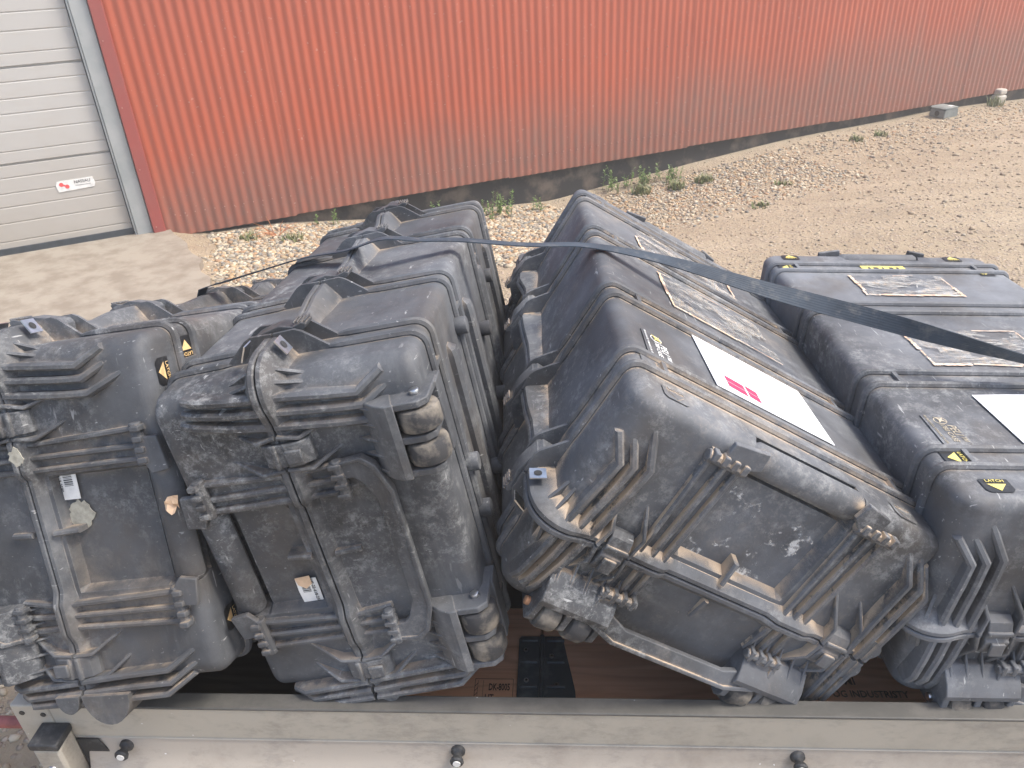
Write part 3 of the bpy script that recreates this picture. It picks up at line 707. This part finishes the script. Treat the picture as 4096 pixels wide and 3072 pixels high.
make_case('transport_case', 'black case farthest right, lying flat, with yellow triangles and a yellow label', POSE[4], 4, True, 1, 'lemon', 8)
# ------------------------------------------------------------------ strap
pts = [((-1.10, 1.66, .62), -20), ((-.99, 1.660, .93), -20), ((-.848, 1.652, 1.213), -20), ((-.606, 1.629, 1.286), -17), ((-.46, 1.55, 1.336), -12), ((-.356, 1.469, 1.388), -9), ((-.28, 1.48, 1.379), -9), ((-.205, 1.491, 1.373), -8), ((-.07, 1.497, 1.357), -8), ((.061, 1.503, 1.349), -4), ((.22, 1.475, 1.322), 12), ((.40, 1.41, 1.284), 38), ((.60, 1.345, 1.245), 72), ((.838, 1.265, 1.199), 134), ((1.02, 1.205, 1.172), 150), ((1.45, 1.06, 1.11), 165), ((1.62, .80, .78), 200)]
sb = MB(); ring = []
def catm(p, i, t):
    a, b, c, d = [p[max(0, min(len(p) - 1, i + k))] for k in (-1, 0, 1, 2)]
    return .5 * ((2 * b) + (c - a) * t + (2 * a - 5 * b + 4 * c - d) * t * t + (3 * b - a - 3 * c + d) * t ** 3)
raw = [np.array([*p, a], float) for p, a in pts]; sm = []
for i in range(len(raw) - 1):
    for k in range(6):
        sm.append(raw[i] + (raw[i + 1] - raw[i]) * k / 6 if i < 3 else catm(raw, i, k / 6))
sm.append(raw[-1])
for i, q in enumerate(sm):
    p = Vector(q[:3]); a = R(q[3]); tg = Vector(sm[min(i + 1, len(sm) - 1)][:3] - sm[max(i - 1, 0)][:3]).normalized()
    wv = Vector((0, math.cos(a), math.sin(a))); wv = (wv - tg * wv.dot(tg)).normalized(); n_ = tg.cross(wv)
    hw, ht = .0170, .0011
    ring.append([p + wv * hw * u + n_ * ht * v for u, v in ((-1, -1), (-1, 1), (1, 1), (1, -1))])
sb.loft(ring, True)
so_ = sb.build('lashing_strap', M['webbing'])
uv = so_.data.uv_layers.new(name='uv')
for lp_ in so_.data.loops:
    vi = lp_.vertex_index; uv.data[lp_.index].uv = ((vi // 4) * .12, 0 if vi % 4 < 2 else 1)
tag(so_, 'grey-blue webbing lashing strap pulled tight across the tops of the cases', 'strap')

# ------------------------------------------------------------------ trailer
tr = empty('trailer', 'low flatbed trailer with dusty grey metal sides carrying the black cases', 'trailer', (0, 1.5, 0))
def T(mb, name, mats, parent=tr, **kw):
    o = mb.build(name, mats, parent, **kw); o.matrix_parent_inverse = Matrix.Translation(-Vector((0, 1.5, 0))) if parent is tr else Matrix.Identity(4); return o
RT = .76; X0, X1, YF = -.99, 2.6, 2.16
mb = MB()
prof = [(.846, RT - .003), (.846, .681), (.850, .678), (.846, .675), (.842, .640), (.826, .605), (.822, .560), (.826, .40), (.872, .40), (.872, RT - .003)]
mb.prism(prof[:4] + [(.872, .676), (.872, RT - .003)], lambda u, v, w: (w, u, v), -.918, X1, 0)
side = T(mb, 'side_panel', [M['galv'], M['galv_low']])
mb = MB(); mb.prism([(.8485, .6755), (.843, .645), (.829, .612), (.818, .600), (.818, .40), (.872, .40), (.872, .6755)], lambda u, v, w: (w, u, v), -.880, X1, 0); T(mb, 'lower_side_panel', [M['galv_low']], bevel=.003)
mb = MB(); mb.b2((-.9175, .8445, RT - .003), (X1, .877, RT + .003)); T(mb, 'top_rail', [M['rail']], bevel=.002)
mb = MB(); mb.b2((X0, .846, .36), (-.921, .90, RT + .001)); T(mb, 'corner_plate', [M['galv']], bevel=.003)
post = MB(); post.b2((-.942, .800, .36), (-.892, .8455, .702)); po = T(post, 'corner_post', [M['galv']], bevel=.006)
cp = MB(); cp.b2((-.944, .798, .702), (-.890, .8455, .718)); cpo = cp.build('post_cap', M['blackrub'], po, bevel=.003)
cp = MB(); cp.cyl((-.919, .799, .650), (0, 1, 0), .009, .008, 18, rounding=.003); cp.build('bolt', M['steel'], po)
mb = MB(); mb.prism([(-.891, .676), (-.852, .676), (-.838, .640), (-.840, .56), (-.891, .56)], lambda u, v, w: (u, w, v), .8415, .8445); T(mb, 'corner_bracket', [M['blackrub']])
for hx, hz in ((-.972, .742), (-.934, .738)):
    h_ = MB(); h_.cyl((hx, .8455, hz), (0, 1, 0), .005, .002, 14); T(h_, 'rivet_hole', [M['ink']])
for kx in (-.803, -.194, .395, .985, 1.58):
    kb = MB(); zc = .657
    kb.tube([(kx, .848, zc), (kx, .841, zc), (kx, .837, zc), (kx, .832, zc), (kx, .828, zc), (kx, .823, zc), (kx, .820, zc)], [.013, .0125, .0075, .0075, .011, .0125, .0105], 20)
    kb.cyl((kx, .8195, zc), (0, 1, 0), .0068, .003, 16, 1)
    T(kb, 'rope_knob', [M['blackrub'], M['sticker']])
mb = MB(); mb.cyl((-1.10, .88, .668), (1, 0, 0), .011, .215, 20, 0, .003); T(mb, 'red_rod', [M['redpipe']])
mb = MB(); mb.b2((X0, .901, .36), (X0 + .032, YF, RT)); T(mb, 'end_panel', [M['galv']], bevel=.003)
mb = MB(); mb.b2((X1 + .001, .846, .36), (X1 + .034, YF, RT)); T(mb, 'end_panel', [M['galv']], bevel=.003)
mb = MB(); mb.b2((X0 + .033, YF - .03, .36), (X1, YF, RT - .01)); T(mb, 'far_side_panel', [M['galv']], bevel=.003)
mb = MB(); mb.b2((X0 + .033, .873, .405), (X1 - .001, YF - .031, .435)); T(mb, 'bed_floor', [M['ply']])
for yb in (1.05, 1.5, 1.95):
    mb = MB(); mb.b2((X0 + .04, yb - .03, .32), (X1 - .04, yb + .03, .404)); T(mb, 'chassis_beam', [M['galv']])
for yw in (.96, 2.04):
    mb = MB(); mb.cyl((.9, yw, .25), (0, 1, 0), .25, .15, 40, 0, .03); mb.cyl((.9, yw, .25), (0, 1, 0), .13, .156, 24, 1); T(mb, 'wheel', [M['blackrub'], M['steel']])
mb = MB(); mb.cyl((.9, 1.5, .25), (0, 1, 0), .03, 1.0, 12); mb.b2((.86, 1.02, .25), (.94, 1.08, .32)); mb.b2((.86, 1.92, .25), (.94, 1.98, .32)); T(mb, 'axle', [M['galv']])

# ------------------------------------------------------------------ pallet collar boards under the cases
pc = empty('pallet_collar', 'folded wooden pallet collar lying on the trailer bed beneath the cases', 'pallet collar', (0, 1, .6))
def PC(mb, name, mats, **kw):
    o = mb.build(name, mats, pc, **kw); o.matrix_parent_inverse = Matrix.Translation((0, -1, -.6)); return o
mb = MB(); mb.b2((-.46, .876, .5925), (-.052, 1.215, .622)); PC(mb, 'board', M['wood'], bevel=.002)
mb = MB(); mb.b2((-.048, .876, .5925), (1.55, 1.215, .622)); PC(mb, 'board', M['wood'], bevel=.002)
mb = MB(); mb.b2((-.42, 1.70, .5925), (1.55, 2.0, .622)); PC(mb, 'board', M['wood'], bevel=.002)
for yy in (.95, 1.15, 1.78, 1.95):
    mb = MB(); mb.b2((-.44, yy, .4355), (1.53, yy + .03, .592)); PC(mb, 'side_board', M['wood'], bevel=.002)
mb = MB()
mb.prism([(-.098, .88), (-.054, .88), (-.054, 1.132), (-.094, 1.132), (-.098, 1.125)], lambda u, v, w: (u, v, w), .6222, .6265)
mb.prism([(-.046, .88), (.022, .88), (.016, 1.00), (-.008, 1.132), (-.046, 1.132)], lambda u, v, w: (u, v, w), .6222, .6265)
mb.cyl((-.050, 1.006, .6265), (0, 1, 0), .0052, .252, 10)
for yy in (.925, .985, 1.045, 1.10):
    mb.cyl((-.076, yy + .02, .6262), (1, 0, 0), .004, .034, 8); mb.cyl((-.022, yy + .02, .6262), (1, 0, 0), .004, .036, 8)
hi = PC(mb, 'hinge_plate', M['hinge'], bevel=.001)
for xx, yy in ((-.082, .945), (-.080, 1.02), (-.083, 1.095), (-.012, .93), (-.020, 1.01), (-.03, 1.08)):
    s_ = MB(); s_.cyl((xx, yy, .6268), (0, 0, 1), .0052, .003, 14); s_.cyl((xx, yy, .6285), (0, 0, 1), .0026, .001, 10, 1); so_ = s_.build('screw', [M['steel'], M['ink']], hi)
mb = MB(); zt = .6222
add_text(mb, 'DK-8005', .022, (-.133, 1.006, zt), (1, 0, 0), (0, 1, 0), sx=.52, bold=.0004); add_text(mb, 'HT', .022, (-.152, .981, zt), (1, 0, 0), (0, 1, 0), sx=.6, bold=.0004)
for (a, b, c, d) in ((-.182, .966, -.1812, 1.026), (-.182, 1.0256, -.106, 1.0264), (-.1064, .966, -.1056, 1.026), (-.1655, .970, -.1650, 1.022), (-.176, .966, -.1755, 1.022)): mb.b2((a, b, zt), (c, d, zt + .0006))
for k in range(4): mb.prism([(-.1815, .976 + .011 * k), (-.1755, .984 + .011 * k), (-.1755, .9825 + .011 * k), (-.1815, .9745 + .011 * k)], lambda u, v, w: (u, v, w), zt, zt + .0006)
PC(mb, 'stamped_mark', M['burn'], smooth=False); mb = MB()
add_text(mb, 'SMI', .026, (.525, 1.030, zt), (1, 0, 0), (0, 1, 0), align='LEFT', sx=.85, bold=.0005)
add_text(mb, 'EL- OG INDUSTRISTY', .021, (.478, 1.000, zt), (1, 0, 0), (0, 1, 0), align='LEFT', sx=.85, bold=.0004)
PC(mb, 'stamped_lettering', M['burn'], smooth=False)

# ------------------------------------------------------------------ building
ANG = R(28.2); P0 = Vector((-3.334, 5.683, 0)); U = Vector((math.cos(ANG), math.sin(ANG), 0)); NN = Vector((math.sin(ANG), -math.cos(ANG), 0))
ROT = Matrix.Rotation(ANG, 4, 'Z')
bd = empty('workshop_building', 'workshop building clad in red corrugated steel with a pale overhead door at its left', 'building', P0)
bd.matrix_world = Matrix.Translation(P0) @ ROT
# local frame: x along wall (s), -y towards the camera, z up
def F(o, s, z): return (s, -o, z)
WH = 3.6
mb = MB(); pitch = .0762; amp = .0052; n = 8; s0 = .214; s1 = 16.0; cnt = int((s1 - s0) / pitch * n)
ys = []; 
seams = [1.244, 3.238, 5.264, 7.28, 9.3, 11.3, 13.3]
levels = [-.045, .4, 1.0, 1.8, WH]
cols = []
for i in range(cnt + 1):
    s = s0 + i * pitch / n
    k = sum(1 for q in seams if s > q); off = .012 + amp * math.sin(2 * math.pi * (s - s0) / pitch) + .0050 * (k % 2) + .004 * math.sin(s * .9 + .4)
    zb = -.045 + (.0 if k % 2 else -.012)
    cols.append([F(off, s, zb)] + [F(off + .003 * math.sin(s * 1.7 + z * 3), s, z) for z in levels[1:]])
mb.loft(cols, False, 0, closed=False)
rs = random.Random(5)
def row(z, step, a, b, jit=.01):
    s = a
    while s < b:
        sc = s0 + pitch * (round((s - s0) / pitch) + .25); mb.cyl(F(.020, sc, z + rs.uniform(-jit, jit)), (0, 1, 0), .0052, .010, 7, 1); s += step
row(.115, pitch, .3, 11.5, .003); row(.93, pitch * 3, .4, 13, .01); row(1.72, pitch * 3, .4, 14, .01)
mb.build('corrugated_wall', [M['wallred'], M['screw']], bd, angle=60)
mb = MB(); mb.prism([(.122, .000), (.122, .036), (.128, .042), (.205, .034), (.214, .016), (.214, .000)], lambda u, v, w: F(v, u, w), -.075, WH)
for z in (.05, .5, .95, 1.4, 1.75): mb.cyl(F(.042, .15, z), (0, 1, 0), .005, .006, 8, 1)
mb.build('corner_trim', [M['trimred'], M['screw']], bd, angle=20)
mb = MB(); mb.b2(F(-.10, .004, -.03), F(.012, .119, WH)); mb.b2(F(-.09, -.012, .0), F(.004, .0035, 2.7)); fr = mb.build('door_frame', [M['jamb']], bd, bevel=.004)
mb = MB(); mb.b2(F(-.10, -.020, .02), F(-.028, -.0125, 2.68)); mb.build('door_seal', [M['darkseal']], bd)
# overhead door profile
zz = [(.052, 0), (.092, 0), (.097, -.006), (.105, 0), (.226, 0), (.231, -.005), (.240, 0), (.340, 0), (.346, -.005), (.354, 0), (.438, 0), (.443, -.005), (.452, 0), (.546, 0), (.552, -.005), (.560, 0), (.636, 0), (.642, -.020), (.650, -.020), (.656, 0)]
prof = []
for k in range(4):
    for z, d in zz:
        z2 = z + k * .634
        if k and z < .06: continue
        prof.append((z2, d))
mb = MB(); mb.loft([[F(-.045 + d, x, z) for z, d in prof] for x in (-5.0, -.021)], False, 0, closed=False)
dr = mb.build('overhead_door', [M['door']], bd, angle=20)
mb = MB(); mb.b2(F(-.08, -5.0, .0), F(-.030, -.021, .051)); mb.build('bottom_seal', [M['darkseal']], dr)
mb = MB()
mb.prism([(-.436, .402), (-.190, .412), (-.178, .44), (-.186, .484), (-.43, .480), (-.444, .45)], lambda u, v, w: F(w, u, v), -.0445, -.041)
mb.cyl(F(-.0405, -.405, .455), (0, 1, 0), .015, .001, 18, 1); mb.cyl(F(-.0405, -.370, .437), (0, 1, 0), .015, .001, 18, 1); mb.cyl(F(-.0408, -.388, .447), (0, 1, 0), .007, .001, 12, 1)
add_text(mb, 'NASSAU', .030, F(-.0405, -.262, .462), (1, 0, 0), (0, 0, 1), 2)
mb.b2(F(-.041, -.315, .434), F(-.0403, -.210, .440), 3)
mb.build('door_sign', [M['sticker'], M['signred'], M['ink'], M['grey_ink']], dr, smooth=False)
mb = MB(); mb.b2(F(-.30, .21, -.55), F(-.035, 16.0, -.02)); mb.b2(F(-.30, -5.2, -.55), F(-.11, .20, -.012)); mb.build('plinth', [M['bitumen']], bd)
mb = MB(); mb.b2(F(-6, -5.2, WH + .001), F(.35, 16.2, WH + .15)); mb.b2(F(-6, -5.2, -.4), F(-5.8, 16, WH)); mb.b2(F(-5.8, 15.98, -.4), F(-.03, 16.15, WH)); mb.b2(F(-5.8, -5.2, -.4), F(-.12, -5.05, WH)); mb.build('roof', [M['trimred']], bd)
mb = MB(); mb.b2(F(-.10, -5.0, 2.70), F(.0, .12, WH)); mb.build('door_header', [M['trimred']], bd)
bd_m = bd.matrix_world.copy()
def BW(s, o, z=0): return P0 + U * s + NN * o + Vector((0, 0, z))

# ------------------------------------------------------------------ ground
SS = [-6, .2, .45, 1.08, 1.87, 3, 3.7, 4.6, 5.4, 6.6, 8.7, 10.5, 16]; ZZ = [0, 0, -.08, -.11, -.21, -.31, -.37, -.29, -.23, -.18, -.13, -.19, -.19]
def gh(x, y):
    d = Vector((x, y, 0)) - P0; s = d.dot(U); o = d.dot(NN)
    t = min(max((o - .2) / 3., 0), 1); t = t * t * (3 - 2 * t)
    return float(np.interp(s, SS, ZZ)) * (1 - t) + .012 * math.sin(s * 2.1 + o) * math.sin(o * 2.7 + 1) * min(1, max(0, s - .4))
def grid(mb, xs, ys, fn):
    nx, ny = len(xs), len(ys); mb.add([fn(x, y) for x in xs for y in ys], [(i * ny + j, (i + 1) * ny + j, (i + 1) * ny + j + 1, i * ny + j + 1) for i in range(nx - 1) for j in range(ny - 1)])
mb = MB()
a = list(np.linspace(-9, 14, 185)); xs = [-400, -100, -40, -20] + a + [24, 50, 120, 400]; ysg = [-400, -100, -40, -15, -6] + list(np.linspace(-2, 14, 130)) + [22, 50, 120, 400]
grid(mb, xs, ysg, lambda x, y: (x, y, gh(x, y)))
tag(mb.build('ground', [M['ground']]), kind='structure')
mb = MB(); rr = random.Random(3); edge = []
for i in range(24):
    o = -.11 + 3.2 * i / 23; edge.append((.22 + .16 * min(1, i / 6) + .03 * rr.uniform(-1, 1) + .1 * max(0, o - 1.3), o))
poly = [(-6, -.11)] + edge + [(-6, 3.1)]
mb.loft([[BW(s, o, -.2) for s, o in [( -6, -.11)] + edge + [(-6, 3.09)]], [BW(s, o, .006) for s, o in [(-6, -.11)] + edge + [(-6, 3.09)]]], True)
tag(mb.build('concrete_apron', [M['slab']], smooth=False), kind='structure')

def scatter(name, label, cat, regions, cols, seed, hide=None):
    """pebbles as one mesh: regions = [(n, sampler, size_lo, size_hi)]"""
    rg = np.random.default_rng(seed)
    bm = bmesh.new(); bmesh.ops.create_icosphere(bm, subdivisions=1, radius=1); bv = np.array([v.co[:] for v in bm.verts]); bf = np.array([[v.index for v in f.verts] for f in bm.faces]); bm.free()
    V = []; Fc = []; Cc = []; o = 0
    for n, samp, lo, hi in regions:
        for _ in range(n):
            p = samp(rg)
            if p is None: continue
            sz = lo + (hi - lo) * rg.random() ** 2.2
            sc = np.array([sz * rg.uniform(.7, 1.25), sz * rg.uniform(.6, 1), sz * rg.uniform(.35, .7)]); a = rg.uniform(0, 6.28); b = rg.uniform(-.4, .4)
            vv = bv * (1 + rg.uniform(-.16, .16, (len(bv), 1))) * sc
            ca, sa, cb, sb_ = math.cos(a), math.sin(a), math.cos(b), math.sin(b)
            vv = vv @ np.array([[1, 0, 0], [0, cb, sb_], [0, -sb_, cb]]) @ np.array([[ca, sa, 0], [-sa, ca, 0], [0, 0, 1]])
            V.append(vv + np.array([p[0], p[1], p[2] + sc[2] * .25])); Fc.append(bf + o); o += len(bv)
            c = cols[rg.integers(len(cols))]; Cc.append(np.tile(np.array([*(np.array(c) * np.array([.98, .97, .84]) * rg.uniform(.48, .86)), 1]), (len(bv), 1)))
    V = np.concatenate(V); Fc = np.concatenate(Fc); Cc = np.concatenate(Cc)
    me = bpy.data.meshes.new(name); me.vertices.add(len(V)); me.vertices.foreach_set('co', V.ravel())
    me.loops.add(Fc.size); me.loops.foreach_set('vertex_index', Fc.ravel().astype(np.int32)); me.polygons.add(len(Fc)); me.polygons.foreach_set('loop_start', np.arange(0, Fc.size, 3, dtype=np.int32))
    me.update(calc_edges=True); me.polygons.foreach_set('use_smooth', np.ones(len(Fc), bool))
    at = me.color_attributes.new('tint', 'FLOAT_COLOR', 'POINT'); at.data.foreach_set('color', Cc.ravel())
    me.materials.append(M['stones']); ob = bpy.data.objects.new(name, me); COL.objects.link(ob); tag(ob, label, cat, kind='stuff'); return ob
def band(sa, sb_, oa, ob_, fade=.35):
    def f(rg):
        s = rg.uniform(sa, sb_); o = rg.uniform(oa, ob_)
        e = min(1, (s - sa) / .15 + .1) * min(1, (ob_ - o) / fade)
        if s < .42 + .12 * math.sin(o * 5): return None
        if rg.random() > e: return None
        p = BW(s, o); return (p.x, p.y, gh(p.x, p.y))
    return f
def area(x0, x1, y0, y1):
    def f(rg):
        x, y = rg.uniform(x0, x1), rg.uniform(y0, y1); d = Vector((x, y, 0)) - P0; s = d.dot(U); o = d.dot(NN)
        if o < .05 or s < .45 and o < 3.3: return None
        return (x, y, gh(x, y))
    return f
STC = [(.60, .45, .31), (.55, .37, .22), (.66, .58, .48), (.42, .38, .34), (.24, .25, .26), (.62, .52, .42), (.50, .30, .18), (.72, .66, .58), (.34, .30, .27), (.58, .47, .36)]
SND = [(.50, .40, .31), (.44, .34, .26), (.56, .47, .38), (.35, .29, .24), (.60, .52, .45)]
scatter('pebble_strip', 'loose round multicoloured pebbles heaped along the foot of the red wall', 'pebbles',
        [(16500, band(.4, 3.6, .05, 2.0, .3), .012, .030), (9000, band(3.3, 6.2, .25, 1.9, .9), .009, .024), (3500, band(6, 12, .2, 1.6, 1.2), .009, .024)], STC, 4)
scatter('yard_gravel', 'scattered small stones trodden into the sandy yard', 'gravel',
        [(9000, area(-1.0, 9, 4.2, 10.5), .005, .018), (1500, area(2.5, 9, 5, 11), .012, .028), (2600, area(-2.2, -.9, .2, 2.6), .005, .020), (900, area(-3.2, -.4, 2.6, 5), .005, .012)], SND, 9)

# ------------------------------------------------------------------ plants and bits by the wall
def weed(s, o, h, n, label, seed, name='weed', kind='leafy'):
    rn = random.Random(seed); p = BW(s, o); base = Vector((p.x, p.y, gh(p.x, p.y)))
    root = empty(name, label, 'weed' if kind != 'grass' else 'grass tuft', base, group='weeds growing along the foot of the wall' if kind != 'grass' else 'grass tufts by the wall')
    st = MB(); lf = MB()
    for i in range(n):
        a = rn.uniform(0, 6.28); sp = rn.uniform(0, .10 + .05 * (n > 8)) if kind == 'leafy' else rn.uniform(0, .09); b0 = Vector((math.cos(a) * sp, math.sin(a) * sp, 0))
        hh = h * rn.uniform(.55, 1.05); lean = Vector((rn.uniform(-.3, .3), rn.uniform(-.3, .3), 1)).normalized()
        if kind == 'grass':
            for k in range(3):
                a2 = rn.uniform(0, 6.28); d = Vector((math.cos(a2), math.sin(a2), 0)); w_ = Vector((-d.y, d.x, 0)) * .003; hh2 = hh * rn.uniform(.5, 1)
                q = [b0 - w_ * 3, b0 + w_ * 3, b0 + d * hh2 * .25 + w_ * .8 + Vector((0, 0, hh2 * .6)), b0 + d * hh2 * .6 + Vector((0, 0, hh2 * .85)), b0 + d * hh2 * .25 - w_ * .8 + Vector((0, 0, hh2 * .6))]
                lf.add(q, [(0, 1, 2, 3, 4)])
            continue
        tip = b0 + lean * hh; st.tube([b0, b0 + lean * hh * .5 + Vector((rn.uniform(-.01, .01), 0, 0)), tip], [.003, .0022, .001], 5)
        m_ = int(7 + hh * 45)
        for k in range(m_):
            t = .15 + .85 * k / m_; c = b0.lerp(tip, t); a2 = rn.uniform(0, 6.28); d = Vector((math.cos(a2), math.sin(a2), rn.uniform(.1, .9))).normalized(); l = rn.uniform(.026, .052) * (1.1 - .5 * t)
            sd_ = d.cross(Vector((0, 0, 1))).normalized() * l * .30
            lf.add([c, c + d * l * .4 + sd_, c + d * l, c + d * l * .4 - sd_], [(0, 1, 2, 3)])
    if st.v: st.build('stem', [M['leaf'] if kind == 'leafy' else M['grass']], root)
    if kind == 'grass':
        bpy.data.objects.remove(root)
        o_ = lf.build(name, [M['grass']], smooth=False); o_.location = base; tag(o_, label, 'grass tuft', 'grass tufts by the wall'); return o_
    lf.build('leaves', [M['leaf']], root, smooth=False); return root
weed(1.48, .14, .13, 3, 'small bright green weed rooted in the dark gap left of the second case', 1)
weed(2.45, .06, .16, 3, 'thin weed standing just behind the far end of the second case', 2)
weed(3.00, .26, .25, 12, 'tall leafy weed in the gap between the two middle cases, the bushiest there', 3)
weed(3.40, .34, .19, 4, 'slim weed right of the bushiest one, above the tipped case', 4)
weed(2.80, .34, .10, 5, 'low weed clump touching the top corner of the second case', 5)
weed(4.32, .14, .24, 9, 'upright weed at the left end of the long green patch behind the tipped case', 6)
weed(4.62, .22, .20, 13, 'leafy weed in the middle of the long green patch behind the tipped case', 7)
weed(4.86, .30, .18, 12, 'leafy weed at the right end of the long green patch behind the tipped case', 8)
for i, (s, o, h, lb) in enumerate(((.80, .33, .10, 'dull grass tuft nearest the red corner trim'), (1.10, .50, .10, 'grass tuft on the pebbles beside the orange dead stem'), (4.45, .42, .13, 'grass tuft at the left of the patch in front of the tallest weeds'),
        (4.75, .55, .13, 'thick grass tuft in front of the middle weed of the long patch'), (5.05, .60, .12, 'grass tuft at the right edge of the long green patch'), (4.70, 1.77, .07, 'small lone grass tuft out on the gravel behind the tipped case'),
        (7.15, .47, .10, 'grass tuft left of the grey plastic box'), (7.52, .46, .10, 'second grass tuft left of the grey plastic box, the nearer to it'), (9.72, .18, .20, 'long grass tuft beside the pale stone block'), (5.4, 1.30, .06, 'flat grass tuft in the open yard beyond the tipped case'))):
    weed(s, o, h, 70 if 4.4 < s < 5.2 and o < 1 else 26, lb, 40 + i, 'grass_tuft', 'grass')
# orange dead stem
p = BW(1.02, .36); z0 = gh(p.x, p.y); mb = MB(); rn = random.Random(8)
for k in range(9):
    a = Vector((p.x + rn.uniform(-.05, .05), p.y + rn.uniform(-.03, .03), z0 + .01)); d = U * rn.uniform(-.28, .22) + NN * rn.uniform(-.05, .08) + Vector((0, 0, rn.uniform(.03, .16)))
    mb.tube([a, a + d * .5 + Vector((0, 0, .03)), a + d], [.004, .003, .0012], 5)
tag(mb.build('dead_stem', [M['deadtwig']]), 'orange dried plant stem lying on the pebbles under the red wall', 'dead stem')
# grey bait box
p = BW(8.72, .26); bx = empty('bait_box', 'small grey plastic box with round entry hole beside the wall', 'box', (p.x, p.y, gh(p.x, p.y)))
bx.matrix_world = Matrix.Translation((p.x, p.y, gh(p.x, p.y))) @ ROT
mb = MB(); mb.prism([(-.11, 0), (-.11, .075), (-.09, .10), (.09, .10), (.11, .075), (.11, 0)], lambda u, v, w: (u, w, v), -.10, .10); bb = mb.build('body', M['greybox'], bx, bevel=.008)
mb = MB(); mb.prism([(-.115, .1005), (.115, .1005), (.09, .116), (-.09, .116)], lambda u, v, w: (u, w, v), -.105, .105); mb.build('box_lid', M['greybox'], bx, bevel=.004)
mb = MB(); mb.cyl((-.1115, 0, .045), (1, 0, 0), .030, .006, 18); mb.build('entry_hole', M['ink'], bx)
mb = MB(); mb.b2((.02, -.06, .1165), (.085, -.01, .118)); mb.build('label_tag', M['sticker'], bx)
p = BW(9.95, .05); mb = MB(); mb.b2((-.08, -.06, 0), (.07, .06, .15)); mb.b2((-.06, -.05, .151), (.07, .055, .22)); o_ = mb.build('stone_block', [M['stone']], bevel=.02); o_.matrix_world = Matrix.Translation((p.x, p.y, gh(p.x, p.y) - .05)) @ ROT
tag(o_, 'pale rough stone block standing under the right end of the wall', 'stone block')

# ------------------------------------------------------------------ thin scattering volume added to lift blacks like lens glare
mb = MB(); mb.b2((-420, -420, -1.6), (420, 420, 4.6)); hz_ = bpy.data.materials.new('glare_veil_volume'); hz_.use_nodes = True
hn = hz_.node_tree; hn.nodes.remove(hn.nodes['Principled BSDF']); pv = hn.nodes.new('ShaderNodeVolumePrincipled')
pv.inputs['Color'].default_value = (1, .94, .85, 1); pv.inputs['Density'].default_value = .013; pv.inputs['Anisotropy'].default_value = .2
hn.links.new(pv.outputs[0], hn.nodes['Material Output'].inputs['Volume'])
tag(mb.build('glare_veil', [hz_], smooth=False), kind='stuff')
